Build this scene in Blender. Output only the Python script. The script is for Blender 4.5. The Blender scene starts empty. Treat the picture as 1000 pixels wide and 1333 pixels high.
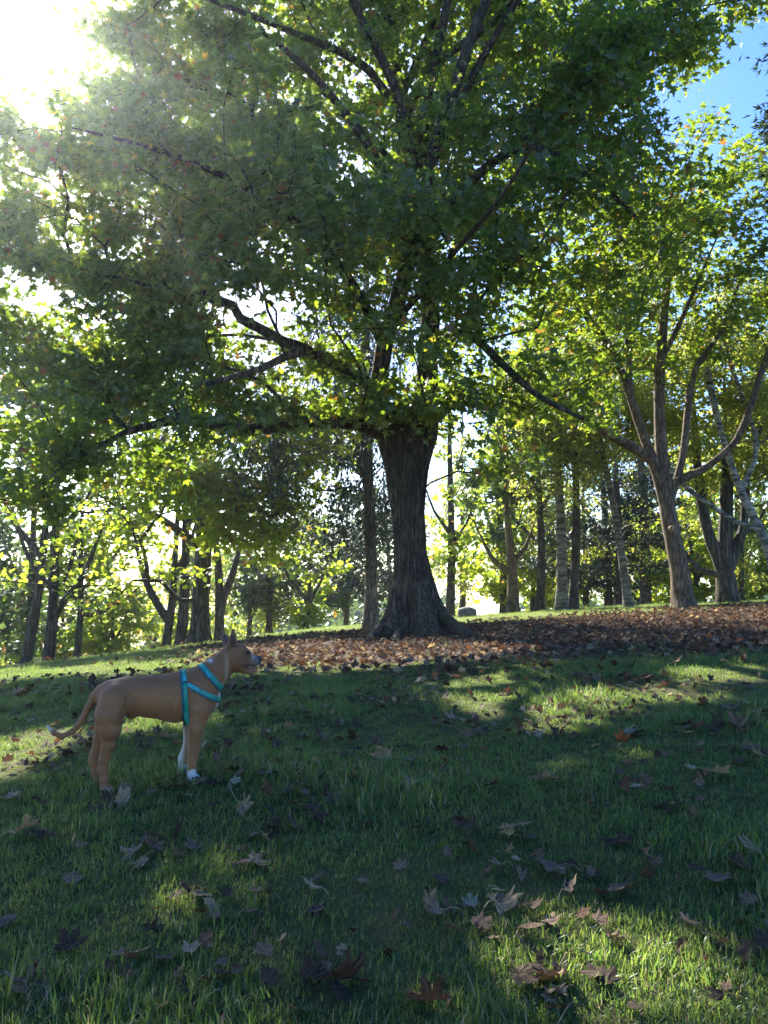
import bpy, math, random
import numpy as np
from mathutils import Vector, Matrix, Euler

random.seed(7)
RNG = np.random.default_rng(7)
S = bpy.context.scene
COL = S.collection

# ------------------------------------------------------------------ camera, light, exposure
CAM = np.array([0.0, 0.0, 1.4]); PITCH = math.radians(6.0); F = 1026.0
cd = bpy.data.cameras.new('camera'); cam = bpy.data.objects.new('camera', cd); COL.objects.link(cam)
cam.location = CAM; cam.rotation_euler = (math.radians(90) + PITCH, 0, 0)
cd.sensor_fit = 'VERTICAL'; cd.sensor_height = 24.0; cd.lens = 24.0 * F / 1333.0
cd.clip_start = 0.05; cd.clip_end = 4000
S.camera = cam

SUN = np.array([-0.429, math.cos(PITCH) - .6 * math.sin(PITCH), .6 * math.cos(PITCH) + math.sin(PITCH)])
SUN /= np.linalg.norm(SUN)
SUN_EL = math.asin(SUN[2]); SUN_AZ = math.atan2(SUN[0], SUN[1])      # azimuth from +Y, clockwise positive
w = bpy.data.worlds.new('World'); S.world = w; w.use_nodes = True
nt = w.node_tree; nt.nodes.clear()
sky = nt.nodes.new('ShaderNodeTexSky'); sky.sky_type = 'NISHITA'; sky.sun_disc = False
sky.sun_elevation = SUN_EL; sky.sun_rotation = SUN_AZ
sky.air_density = 1.0; sky.dust_density = .7; sky.ozone_density = 2.0; sky.altitude = 30
bg = nt.nodes.new('ShaderNodeBackground'); bg.inputs['Strength'].default_value = 0.10
wo = nt.nodes.new('ShaderNodeOutputWorld')
hs = nt.nodes.new('ShaderNodeHueSaturation'); hs.inputs['Saturation'].default_value = 1.4; hs.inputs['Hue'].default_value = .515; nt.links.new(sky.outputs[0], hs.inputs['Color']); nt.links.new(hs.outputs[0], bg.inputs[0]); nt.links.new(bg.outputs[0], wo.inputs[0])
sd = bpy.data.lights.new('sun', 'SUN'); sd.energy = 5.0; sd.angle = math.radians(0.53); sd.color = (1, .94, .82)
so = bpy.data.objects.new('sun', sd); COL.objects.link(so); so.location = (-20, 40, 40)
so.rotation_euler = Vector(-SUN).to_track_quat('-Z', 'Y').to_euler()
S.view_settings.view_transform = 'Standard'; S.view_settings.look = 'None'
S.view_settings.gamma = 1; S.view_settings.use_curve_mapping = False
S.view_settings.exposure = 2.05
S.render.engine = 'CYCLES'
cy = S.cycles
cy.max_bounces = 8; cy.diffuse_bounces = 4; cy.glossy_bounces = 2; cy.transmission_bounces = 6; cy.transparent_max_bounces = 4
cy.sample_clamp_indirect = 6

# ------------------------------------------------------------------ helpers
def tag(o, label=None, cat=None, group=None, kind=None):
    for k, v in (('label', label), ('category', cat), ('group', group), ('kind', kind)):
        if v: o[k] = v
    return o

def empty(name, loc, label=None, cat=None, group=None):
    o = bpy.data.objects.new(name, None); COL.objects.link(o); o.location = [float(v) for v in loc]
    o.empty_display_size = .1
    return tag(o, label, cat, group)

def mesh_np(name, V, faces_list, mat=None, smooth=True, tint=None, uv=None, vcol=None):
    """faces_list: list of (n,k) int arrays. tint: per vertex float (0-1). uv: per-vertex (n,2)."""
    me = bpy.data.meshes.new(name)
    V = np.asarray(V, dtype=np.float32)
    faces_list = [np.asarray(f, dtype=np.int32) for f in faces_list if len(f)]
    me.vertices.add(len(V)); me.vertices.foreach_set('co', V.ravel())
    loops = np.concatenate([f.ravel() for f in faces_list])
    tot = np.concatenate([np.full(len(f), f.shape[1], dtype=np.int32) for f in faces_list])
    st = np.zeros(len(tot), dtype=np.int32); st[1:] = np.cumsum(tot)[:-1]
    me.loops.add(len(loops)); me.loops.foreach_set('vertex_index', loops)
    me.polygons.add(len(tot)); me.polygons.foreach_set('loop_start', st)
    me.polygons.foreach_set('use_smooth', np.full(len(tot), smooth, dtype=bool))
    if tint is not None:
        a = me.attributes.new('tint', 'FLOAT', 'POINT'); a.data.foreach_set('value', np.asarray(tint, dtype=np.float32))
    if vcol is not None:
        a = me.attributes.new('coat', 'FLOAT_COLOR', 'POINT')
        c = np.ones((len(V), 4), dtype=np.float32); c[:, :3] = vcol; a.data.foreach_set('color', c.ravel())
    if uv is not None:
        l = me.uv_layers.new(name='flat'); l.data.foreach_set('uv', np.asarray(uv, dtype=np.float32)[loops].ravel())
    me.update(calc_edges=True); me.validate(clean_customdata=False)
    if mat: me.materials.append(mat)
    return me

def link(name, me, parent=None, loc=None):
    o = bpy.data.objects.new(name, me); COL.objects.link(o)
    if loc is not None: o.location = [float(v) for v in loc]
    if parent is not None: o.parent = parent
    return o

def sub_base(V, base): return np.asarray(V) - np.asarray(base)

# value noise (numpy)
_PERM = RNG.permutation(512); _VALS = RNG.random(512)
def vnoise(p):
    p = np.asarray(p, dtype=np.float64); i = np.floor(p).astype(int); f = p - i; f = f * f * (3 - 2 * f)
    out = 0
    for dx in (0, 1):
        for dy in (0, 1):
            for dz in (0, 1):
                h = _PERM[(_PERM[(_PERM[(i[..., 0] + dx) & 511] + i[..., 1] + dy) & 511] + i[..., 2] + dz) & 511]
                wgt = (f[..., 0] if dx else 1 - f[..., 0]) * (f[..., 1] if dy else 1 - f[..., 1]) * (f[..., 2] if dz else 1 - f[..., 2])
                out = out + wgt * _VALS[h]
    return out
def fbm(p, o=3):
    s = 0; a = .5; p = np.asarray(p, dtype=np.float64)
    for k in range(o): s = s + a * (vnoise(p * 2 ** k + 17.3 * k) - .5); a *= .5
    return s

# ------------------------------------------------------------------ terrain
_AY = [-2000, -60, -3, 0, 2.3, 4.2, 6, 8, 11, 14, 20, 28, 36, 48, 70, 110, 200, 3000]
_AZ = [-60, -4.0, -.4, 0, .235, .45, .56, .62, .65, .67, .60, .42, .05, -1.0, -3.2, -7, -13, -190]
_BY = [-60, 0, 4, 10, 16, 30, 60, 200, 3000]
_BZ = [.0, .03, .045, .06, .07, .085, .06, 0, 0]
def smooth_interp(v, xs, ys):
    v = np.asarray(v, dtype=float)
    return .25 * np.interp(v - .02 * np.abs(v) - .35, xs, ys) + .5 * np.interp(v, xs, ys) + .25 * np.interp(v + .02 * np.abs(v) + .35, xs, ys)
def ground(x, y):
    x = np.asarray(x, dtype=float); y = np.asarray(y, dtype=float)
    A = smooth_interp(y, _AY, _AZ); B = smooth_interp(y, _BY, _BZ)
    xs = 28 * np.tanh(x / 28)
    near = np.exp(-((y - 8) / 60) ** 2 - (x / 60) ** 2)
    p = np.stack([x, y, 0 * x], -1)
    n = .10 * fbm(p * .35, 2) + .05 * fbm(p * 1.7 + 5, 2) + .022 * fbm(p * 6, 2)
    return A + B * xs - .0016 * xs * xs * np.clip((y - 8) / 20, 0, 1) * np.clip(2 - y / 50, 0, 1) - .0064 * np.clip(-xs - 1, 0, 16) ** 2 * np.clip((y - 10) / 12, 0, 1) + n * near

def ray(px, py):
    d = np.array([(px - 500) / F, 1.0, (666.5 - py) / F])
    c, s = math.cos(PITCH), math.sin(PITCH)
    return np.array([d[0], d[1] * c - d[2] * s, d[1] * s + d[2] * c])
def P(px, py, D):
    """world point on the photo ray at world distance D along +Y"""
    r = ray(px, py); return CAM + r * (D / r[1])
def hit(px, py):
    r = ray(px, py); ts = np.geomspace(1.0, 70, 1400); pts = CAM + np.outer(ts, r)
    k = np.nonzero(pts[:, 2] < ground(pts[:, 0], pts[:, 1]))[0]
    return pts[k[0]] if len(k) else pts[-1]
def foot(px, D):
    x = (px - 500) / F * D; return np.array([x, D, float(ground(x, D))])

# ------------------------------------------------------------------ sun gaps: which ground points the sun reaches through the crowns
_L = [(700, 1215, 110, 34), (850, 1290, 210, 66), (770, 915, 190, 20), (720, 940, 90, 16), (950, 878, 90, 10), (610, 890, 60, 6),
      (15, 985, 60, 32), (215, 945, 60, 14), (250, 1185, 40, 14), (730, 1000, 40, 7),
      (830, 985, 30, 8), (360, 1125, 30, 6), (560, 905, 40, 6), (455, 868, 110, 5), (560, 858, 100, 4)]
_LW = []
for (a, b, ra, rb) in _L:
    c = hit(a, b); e1 = hit(a + ra, b); u = hit(a, b - rb); d_ = hit(a, b + rb)
    _LW.append((c[0], (u[1] + d_[1]) / 2, abs(e1[0] - c[0]), abs(u[1] - d_[1]) / 2))
def sun_ground(p):
    h = np.asarray(p)[:, 2] - .5
    for _ in range(3):
        gx = p[:, 0] - SUN[0] / SUN[2] * h; gy = p[:, 1] - SUN[1] / SUN[2] * h
        h = p[:, 2] - ground(gx, gy)
    return gx, gy
def lit(p):
    """probability that the branch tips at p leave a gap for the sun"""
    gx, gy = sun_ground(p)
    n = fbm(np.stack([gx * 2.2, gy * 1.3, 0 * gx], -1), 2)
    L = np.zeros(len(p))
    for (cx, cyy, rx, ry) in _LW:
        d = ((gx - cx) / (rx + .02)) ** 2 + ((gy - cyy) / (ry + .02)) ** 2
        L = np.maximum(L, np.clip(1.7 - d + 2.2 * n, 0, 1))
    # the open slope on the left and the ridge on the right: long streaks
    st = fbm(np.stack([gx * .35 - gy * .05, gy * 1.1 + gx * .3, 0 * gx + 3], -1), 2)
    edge = np.interp(gx, [-20, -6, -2, 1, 5, 14], [13.0, 14.0, 17.5, 20, 20, 20])
    far = np.clip((gy - edge) / 1.0, 0, 1) * np.clip((34 - gy) / 3, 0, 1)
    L = np.maximum(L, far * np.clip(.85 + 3.5 * st, 0, 1))
    L = np.maximum(L, np.clip(1.6 - (gx / .34) ** 2 - ((gy + .1) / .55) ** 2, 0, 1))
    return L

# ------------------------------------------------------------------ materials
def mat_new(name):
    m = bpy.data.materials.new(name); m.use_nodes = True; m.node_tree.nodes.clear()
    N = m.node_tree.nodes; Lk = m.node_tree.links
    out = N.new('ShaderNodeOutputMaterial')
    return m, N, Lk, out
def nd(N, t, **kw):
    n = N.new(t)
    for k, v in kw.items():
        if k in n.inputs: n.inputs[k].default_value = v
        else: setattr(n, k, v)
    return n
def ramp(N, Lk, src, stops):
    r = N.new('ShaderNodeValToRGB'); el = r.color_ramp.elements
    while len(el) < len(stops): el.new(.5)
    for e, (p, c) in zip(el, stops): e.position = p; e.color = (*c, 1)
    Lk.new(src, r.inputs[0]); return r.outputs[0]
def mixc(N, Lk, fac, a, b, mode='MIX'):
    m = N.new('ShaderNodeMix'); m.data_type = 'RGBA'; m.blend_type = mode
    for s, v in ((m.inputs[0], fac), (m.inputs[6], a), (m.inputs[7], b)):
        if isinstance(v, bpy.types.NodeSocket): Lk.new(v, s)
        else: s.default_value = v if isinstance(v, (int, float)) else (*v, 1)
    return m.outputs[2]
def math_(N, Lk, op, a, b=None, c=None, clamp=False):
    m = N.new('ShaderNodeMath'); m.operation = op; m.use_clamp = clamp
    for i, v in enumerate((a, b, c)):
        if v is None: continue
        if isinstance(v, bpy.types.NodeSocket): Lk.new(v, m.inputs[i])
        else: m.inputs[i].default_value = v
    return m.outputs[0]

def foliage_mat(name, stops, trans_stops, rough=.42, mixf=.42, attr='tint', obj_random=False, bump=False, spec=.5):
    m, N, Lk, out = mat_new(name)
    if obj_random:
        t = nd(N, 'ShaderNodeObjectInfo').outputs['Random']
    else:
        t = nd(N, 'ShaderNodeAttribute', attribute_name=attr).outputs['Fac']
    c = ramp(N, Lk, t, stops); ct = ramp(N, Lk, t, trans_stops)
    tc = N.new('ShaderNodeTexCoord'); no = nd(N, 'ShaderNodeTexNoise', Scale=9.0, Detail=3.0); Lk.new(tc.outputs['Object'], no.inputs['Vector'])
    v = nd(N, 'ShaderNodeMapRange'); v.inputs[1].default_value = .3; v.inputs[2].default_value = .7; v.inputs[3].default_value = .75; v.inputs[4].default_value = 1.2
    Lk.new(no.outputs[0], v.inputs[0])
    c = mixc(N, Lk, 1.0, c, v.outputs[0], 'MULTIPLY'); ct = mixc(N, Lk, 1.0, ct, v.outputs[0], 'MULTIPLY')
    p = nd(N, 'ShaderNodeBsdfPrincipled', Roughness=rough); Lk.new(c, p.inputs['Base Color'])
    p.inputs['Specular IOR Level'].default_value = spec
    tr = N.new('ShaderNodeBsdfTranslucent'); Lk.new(ct, tr.inputs[0])
    mx = nd(N, 'ShaderNodeMixShader'); mx.inputs[0].default_value = mixf
    Lk.new(p.outputs[0], mx.inputs[1]); Lk.new(tr.outputs[0], mx.inputs[2]); Lk.new(mx.outputs[0], out.inputs[0])
    return m

GR = lambda a: [(0, a[0]), (.55, a[1]), (.86, a[2]), (.95, a[3]), (1, a[4])]
M_MAPLE = foliage_mat('maple_leaf', GR([(.026, .050, .028), (.034, .066, .032), (.06, .095, .032), (.2, .17, .03), (.13, .055, .03)]),
                      GR([(.18, .31, .025), (.33, .47, .03), (.60, .68, .04), (.80, .60, .04), (.35, .12, .04)]), rough=.45, mixf=.44, spec=.6)
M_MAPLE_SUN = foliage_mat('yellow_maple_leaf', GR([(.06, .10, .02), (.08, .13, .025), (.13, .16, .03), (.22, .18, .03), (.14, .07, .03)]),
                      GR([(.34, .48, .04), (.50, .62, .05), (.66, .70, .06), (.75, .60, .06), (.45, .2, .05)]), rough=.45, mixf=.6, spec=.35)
M_BIRCH = foliage_mat('birch_leaf', GR([(.05, .08, .025), (.07, .11, .03), (.12, .14, .03), (.24, .18, .03), (.14, .08, .03)]),
                      GR([(.36, .44, .07), (.50, .55, .08), (.64, .62, .09), (.66, .52, .07), (.4, .2, .05)]), rough=.45, mixf=.58, spec=.4)
M_DARKLEAF = foliage_mat('dark_leaf', GR([(.025, .05, .02), (.035, .065, .024), (.05, .08, .025), (.08, .09, .03), (.09, .05, .03)]),
                      GR([(.10, .18, .04), (.15, .25, .05), (.22, .32, .06), (.35, .34, .06), (.25, .12, .05)]), rough=.4, mixf=.36)
M_NEEDLE = foliage_mat('conifer_needle', GR([(.02, .04, .026), (.03, .055, .035), (.045, .07, .04), (.06, .075, .035), (.08, .06, .03)]),
                      GR([(.04, .08, .04), (.06, .11, .05), (.09, .14, .05), (.12, .15, .05), (.15, .1, .05)]), rough=.5, mixf=.25)
M_GRASS = foliage_mat('grass_blade', [(0, (.026, .066, .028)), (.4, (.042, .096, .032)), (.75, (.080, .128, .036)), (.93, (.12, .14, .045)), (1, (.26, .22, .12))],
                      [(0, (.15, .30, .05)), (.4, (.26, .42, .06)), (.75, (.42, .50, .08)), (.93, (.45, .48, .12)), (1, (.5, .42, .22))], rough=.42, mixf=.46, spec=.45)

def bark_mat(name, dark, light, scale=1.0, birch=False, moss=0.0):
    m, N, Lk, out = mat_new(name)
    tc = N.new('ShaderNodeTexCoord'); mp = N.new('ShaderNodeMapping'); Lk.new(tc.outputs['Object'], mp.inputs[0])
    if birch:
        mp.inputs['Scale'].default_value = (2.5, 2.5, 9)
        n1 = nd(N, 'ShaderNodeTexNoise', Scale=1.6 * scale, Detail=6.0, Roughness=.65)
        Lk.new(mp.outputs[0], n1.inputs['Vector'])
        c = ramp(N, Lk, n1.outputs[0], [(.40, dark), (.5, [x * .6 for x in light]), (.56, light), (.8, [x * 1.1 for x in light])])
        h = n1.outputs[0]; k = .25
    else:
        mp.inputs['Scale'].default_value = (14 * scale, 14 * scale, 2.0 * scale)
        n0 = nd(N, 'ShaderNodeTexNoise', Scale=.9, Detail=2.0, Distortion=.3); Lk.new(mp.outputs[0], n0.inputs['Vector'])
        n1 = nd(N, 'ShaderNodeTexNoise', Scale=1.9, Detail=3.0, Roughness=.6, Distortion=.4); Lk.new(mp.outputs[0], n1.inputs['Vector'])
        n2 = nd(N, 'ShaderNodeTexNoise', Scale=6.0, Detail=5.0, Roughness=.7); Lk.new(mp.outputs[0], n2.inputs['Vector'])
        r0 = math_(N, Lk, 'MULTIPLY', math_(N, Lk, 'ABSOLUTE', math_(N, Lk, 'SUBTRACT', n0.outputs[0], .5)), 2.6)
        r1 = math_(N, Lk, 'MULTIPLY', math_(N, Lk, 'ABSOLUTE', math_(N, Lk, 'SUBTRACT', n1.outputs[0], .5)), 2.0)
        hh = math_(N, Lk, 'ADD', math_(N, Lk, 'ADD', r0, r1), math_(N, Lk, 'MULTIPLY', n2.outputs[0], .55))
        c = ramp(N, Lk, hh, [(.28, [x * .45 for x in dark]), (.5, dark), (.85, light), (1, [x * 1.15 for x in light])])
        h = hh; k = .9
    if not birch:
        nb_ = nd(N, 'ShaderNodeTexNoise', Scale=2.6, Detail=5.0, Roughness=.65, Distortion=.6); Lk.new(tc.outputs['Object'], nb_.inputs['Vector'])
        c = mixc(N, Lk, 1.0, c, ramp(N, Lk, nb_.outputs[0], [(.32, (.5, .48, .46)), (.5, (1, 1, 1)), (.7, (1.0, 1.05, .95)), (.8, (1.5, 1.5, 1.4))]), 'MULTIPLY')
        h = math_(N, Lk, 'MULTIPLY_ADD', nb_.outputs[0], .6, h)
    if moss > 0:
        n3 = nd(N, 'ShaderNodeTexNoise', Scale=2.2, Detail=4.0); Lk.new(tc.outputs['Object'], n3.inputs['Vector'])
        f = math_(N, Lk, 'MULTIPLY', ramp(N, Lk, n3.outputs[0], [(.5, (0, 0, 0)), (.68, (1, 1, 1))]), moss)
        c = mixc(N, Lk, f, c, (.05, .06, .02))
    b = nd(N, 'ShaderNodeBump', Strength=k, Distance=.03); Lk.new(h, b.inputs['Height'])
    p = nd(N, 'ShaderNodeBsdfPrincipled', Roughness=.88); p.inputs['Specular IOR Level'].default_value = .25
    Lk.new(c, p.inputs['Base Color']); Lk.new(b.outputs[0], p.inputs['Normal']); Lk.new(p.outputs[0], out.inputs[0])
    return m
M_BARK = bark_mat('maple_bark', (.046, .034, .025), (.125, .094, .07), moss=.35)
M_BARK2 = bark_mat('warm_brown_bark', (.12, .085, .058), (.28, .205, .14), scale=1.5)
M_BARK3 = bark_mat('dark_bark', (.05, .042, .036), (.13, .11, .095), scale=.8)
M_BIRCHBARK = bark_mat('birch_bark', (.05, .045, .04), (.30, .28, .24), birch=True)
M_CONBARK = bark_mat('conifer_bark', (.10, .075, .065), (.25, .185, .16), scale=1.2)

def leaf_dry(name, base, vein, trans, mixf=.14):
    m, N, Lk, out = mat_new(name)
    uv = N.new('ShaderNodeUVMap'); uv.uv_map = 'flat'; sp = N.new('ShaderNodeSeparateXYZ'); Lk.new(uv.outputs[0], sp.inputs[0])
    ang = math_(N, Lk, 'ARCTAN2', sp.outputs[0], sp.outputs[1]); q = math_(N, Lk, 'DIVIDE', ang, .70)
    fr = math_(N, Lk, 'ABSOLUTE', math_(N, Lk, 'SUBTRACT', q, math_(N, Lk, 'ROUND', q)))
    ln = N.new('ShaderNodeVectorMath'); ln.operation = 'LENGTH'; Lk.new(uv.outputs[0], ln.inputs[0])
    dist = math_(N, Lk, 'MULTIPLY', fr, ln.outputs['Value'])
    vf = ramp(N, Lk, dist, [(0, (1, 1, 1)), (.012, (.7, .7, .7)), (.03, (0, 0, 0))])
    no = nd(N, 'ShaderNodeTexNoise', Scale=7.0, Detail=5.0, Roughness=.6); Lk.new(uv.outputs[0], no.inputs['Vector'])
    oi = N.new('ShaderNodeObjectInfo')
    vv = math_(N, Lk, 'MULTIPLY_ADD', oi.outputs['Random'], .5, .72)
    c = mixc(N, Lk, ramp(N, Lk, no.outputs[0], [(.35, (0, 0, 0)), (.7, (1, 1, 1))]), [x * .6 for x in base], [x * 1.25 for x in base])
    c = mixc(N, Lk, vf, c, vein); c = mixc(N, Lk, 1.0, c, vv, 'MULTIPLY')
    b = nd(N, 'ShaderNodeBump', Strength=.5, Distance=.004); Lk.new(math_(N, Lk, 'ADD', no.outputs[0], vf), b.inputs['Height'])
    p = nd(N, 'ShaderNodeBsdfPrincipled', Roughness=.8); p.inputs['Specular IOR Level'].default_value = .12; Lk.new(c, p.inputs['Base Color']); Lk.new(b.outputs[0], p.inputs['Normal'])
    tr = N.new('ShaderNodeBsdfTranslucent'); tr.inputs[0].default_value = (*trans, 1)
    mx = nd(N, 'ShaderNodeMixShader'); mx.inputs[0].default_value = mixf
    Lk.new(p.outputs[0], mx.inputs[1]); Lk.new(tr.outputs[0], mx.inputs[2]); Lk.new(mx.outputs[0], out.inputs[0]); return m
M_DRY = {'pale': leaf_dry('pale_dry_leaf', (.27, .175, .10), (.38, .27, .17), (.4, .25, .15)),
         'brown': leaf_dry('brown_dry_leaf', (.15, .095, .058), (.22, .15, .10), (.22, .12, .06), .09),
         'dark': leaf_dry('dark_dry_leaf', (.065, .043, .028), (.11, .075, .048), (.15, .07, .04)),
         'orange': leaf_dry('orange_dry_leaf', (.12, .062, .034), (.18, .10, .055), (.4, .17, .06), .12),
         'tan': leaf_dry('tan_dry_leaf', (.30, .215, .125), (.5, .4, .25), (.6, .42, .18), .25),
         'green': leaf_dry('grey_green_dry_leaf', (.14, .14, .09), (.28, .28, .19), (.2, .25, .12))}

# ground
m, N, Lk, out = mat_new('ground_soil_and_turf')
tc = N.new('ShaderNodeTexCoord'); ob = tc.outputs['Object']
n1 = nd(N, 'ShaderNodeTexNoise', Scale=3.0, Detail=6.0, Roughness=.65); Lk.new(ob, n1.inputs['Vector'])
n2 = nd(N, 'ShaderNodeTexNoise', Scale=45.0, Detail=4.0, Roughness=.7); Lk.new(ob, n2.inputs['Vector'])
n3 = nd(N, 'ShaderNodeTexNoise', Scale=.5, Detail=3.0); Lk.new(ob, n3.inputs['Vector'])
turf = mixc(N, Lk, math_(N, Lk, 'MULTIPLY_ADD', nd(N, 'ShaderNodeAttribute', attribute_name='far').outputs['Fac'], .8, math_(N, Lk, 'MULTIPLY', n2.outputs[0], .3), clamp=True), (.016, .022, .009), (.19, .22, .06))  # far turf paler: dry grass, and the sunlit slope put into its colour
dry = mixc(N, Lk, n2.outputs[0], (.05, .05, .02), (.16, .15, .06))
turf = mixc(N, Lk, ramp(N, Lk, n3.outputs[0], [(.4, (0, 0, 0)), (.65, (.8, .8, .8))]), turf, dry)
soil = mixc(N, Lk, n2.outputs[0], (.03, .02, .014), (.13, .08, .055))
at = nd(N, 'ShaderNodeAttribute', attribute_name='tint').outputs['Fac']
f = ramp(N, Lk, math_(N, Lk, 'ADD', at, math_(N, Lk, 'MULTIPLY_ADD', n1.outputs[0], .9, -.45)), [(.38, (0, 0, 0)), (.6, (1, 1, 1))])
c = mixc(N, Lk, f, turf, soil)
bp = nd(N, 'ShaderNodeBump', Strength=.9, Distance=.03); Lk.new(math_(N, Lk, 'ADD', n2.outputs[0], math_(N, Lk, 'MULTIPLY', n1.outputs[0], 2)), bp.inputs['Height'])
p = nd(N, 'ShaderNodeBsdfPrincipled', Roughness=.95); p.inputs['Specular IOR Level'].default_value = .1
Lk.new(c, p.inputs['Base Color']); Lk.new(bp.outputs[0], p.inputs['Normal']); Lk.new(p.outputs[0], out.inputs[0])
M_GROUND = m

TREE = foot(545, 14.0)
def mulch(x, y):
    """0..1: how much bare soil and leaf litter instead of turf"""
    d = np.sqrt(((x - 5.2) / 10.5) ** 2 + ((y - 13.0) / 4.6) ** 2)
    d2 = np.sqrt(((x - 1.5) / 4.0) ** 2 + ((y - 12.7) / 4.0) ** 2)
    v = np.maximum(1.25 - d, 1.35 - d2) * np.clip((x + .2 * y + .9) / 1.2, 0, 1)
    v = v * 1.0 + .35 * fbm(np.stack([x * .8, y * 1.2, 0 * x + 9], -1), 2)
    return np.clip(v * 1.6, 0, 1)

def spaced(a, n, k):
    t = np.linspace(-1, 1, n); return np.sinh(t * k) / np.sinh(k) * a
gx = spaced(1500, 241, 8.6); gy = spaced(1500, 331, 8.2) + 8
X, Y = np.meshgrid(gx, gy)
Z = ground(X, Y)
nx, ny = len(gx), len(gy)
idx = np.arange(nx * ny).reshape(ny, nx)
Q = np.stack([idx[:-1, :-1], idx[:-1, 1:], idx[1:, 1:], idx[1:, :-1]], -1).reshape(-1, 4)
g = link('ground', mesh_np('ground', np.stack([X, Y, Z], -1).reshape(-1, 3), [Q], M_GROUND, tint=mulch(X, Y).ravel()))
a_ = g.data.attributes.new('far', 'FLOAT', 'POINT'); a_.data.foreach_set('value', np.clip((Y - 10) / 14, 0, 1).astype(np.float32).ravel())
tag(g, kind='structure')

# ------------------------------------------------------------------ leaf templates
def maple_leaf_template():
    o = [(0, 0, 0), (-.40, -.06, -.10), (-.26, .16, -.02), (-.54, .44, -.15), (-.20, .46, -.02), (0, .98, -.16),
         (.20, .46, -.02), (.54, .44, -.15), (.26, .16, -.02), (.40, -.06, -.10)]
    V = np.array([(0, .25, .05)] + o, dtype=float)
    Fc = np.array([(0, i, i + 1 if i < 10 else 1) for i in range(1, 11)])
    return V, Fc[:, ::-1]
def small_leaf_template():
    V = np.array([(0, 0, 0), (-.33, .42, .04), (0, .45, -.05), (.33, .42, .04), (0, 1, -.1)], dtype=float)
    return V, np.array([(0, 2, 1), (0, 3, 2), (1, 2, 4), (2, 3, 4)])
def lobed_small_template():
    V = np.array([(0, 0, 0), (-.45, .12, -.05), (-.25, .35, 0), (-.4, .62, -.06), (0, 1, -.1), (.4, .62, -.06), (.25, .35, 0), (.45, .12, -.05)], dtype=float)
    return V, np.array([(0, 2, 1), (0, 4, 2), (2, 4, 3), (0, 6, 4), (0, 7, 6), (6, 5, 4)])
def needle_template():
    V = np.array([(0, 0, 0), (-.12, .3, 0), (0, 1, -.05), (.12, .3, 0), (0, .35, .05), (-.3, .65, .02), (.3, .65, .02)], dtype=float)
    return V, np.array([(0, 4, 1), (0, 3, 4), (1, 4, 2), (4, 3, 2), (0, 4, 5), (0, 6, 4)])
T_MAPLE, T_SMALL, T_LOBE, T_NEEDLE = maple_leaf_template(), small_leaf_template(), lobed_small_template(), needle_template()

def frames(n, rng, center, tilt=.5, droop=None, outward=.25):
    N_ = len(n)
    out = n - center; out[:, 2] *= .3; out /= np.linalg.norm(out, axis=1)[:, None] + 1e-6
    nrm = np.tile([0, 0, 1.0], (N_, 1)) + rng.normal(0, tilt, (N_, 3)) + out * outward
    nrm /= np.linalg.norm(nrm, axis=1)[:, None]
    t = rng.normal(0, 1, (N_, 3)) + out * .9
    if droop is not None: t = rng.normal(0, .25, (N_, 3)) + np.array([0, 0, -droop])
    t -= (t * nrm).sum(1)[:, None] * nrm; t /= np.linalg.norm(t, axis=1)[:, None] + 1e-6
    b = np.cross(t, nrm)
    return np.stack([b, t, nrm], -1)      # columns: x,y,z axes
def place_template(T, pos, R, sc):
    V, Fc = T; k = len(V)
    W = np.einsum('nij,kj->nki', R, V) * sc[:, None, None] + pos[:, None, :]
    Fs = (np.arange(len(pos))[:, None, None] * k + Fc[None]).reshape(-1, Fc.shape[1])
    return W.reshape(-1, 3), Fs

# ------------------------------------------------------------------ tree growing
def polyline(pts, step=.45):
    pts = np.asarray(pts, dtype=float); out = [pts[0]]
    n = len(pts)
    ext = np.vstack([2 * pts[0] - pts[1], pts, 2 * pts[-1] - pts[-2]])
    for i in range(n - 1):
        p0, p1, p2, p3 = ext[i], ext[i + 1], ext[i + 2], ext[i + 3]
        k = max(1, int(np.linalg.norm((p2 - p1)[:3]) / step))
        for j in range(1, k + 1):
            t = j / k
            out.append(.5 * (2 * p1 + (p2 - p0) * t + (2 * p0 - 5 * p1 + 4 * p2 - p3) * t * t + (3 * p1 - p0 - 3 * p2 + p3) * t ** 3))
    return np.array(out)

def tube(pts, rad, sides, cap=True):
    pts = np.asarray(pts); n = len(pts)
    d = np.gradient(pts, axis=0); d /= np.linalg.norm(d, axis=1)[:, None] + 1e-9
    ref = np.array([.37, .93, .02]) if abs(d[0, 1]) < .9 else np.array([1., 0, 0.05])
    u = np.cross(d, ref); u /= np.linalg.norm(u, axis=1)[:, None] + 1e-9
    v = np.cross(d, u)
    a = np.linspace(0, 2 * np.pi, sides, endpoint=False)
    W = pts[:, None] + np.asarray(rad)[:, None, None] * (u[:, None] * np.cos(a)[None, :, None] + v[:, None] * np.sin(a)[None, :, None])
    W = W.reshape(-1, 3)
    i = np.arange(n - 1)[:, None] * sides; j = np.arange(sides)[None]; jn = (j + 1) % sides
    Fs = np.stack([i + j, i + sides + j, i + sides + jn, i + jn], -1).reshape(-1, 4)
    return W, Fs

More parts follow.
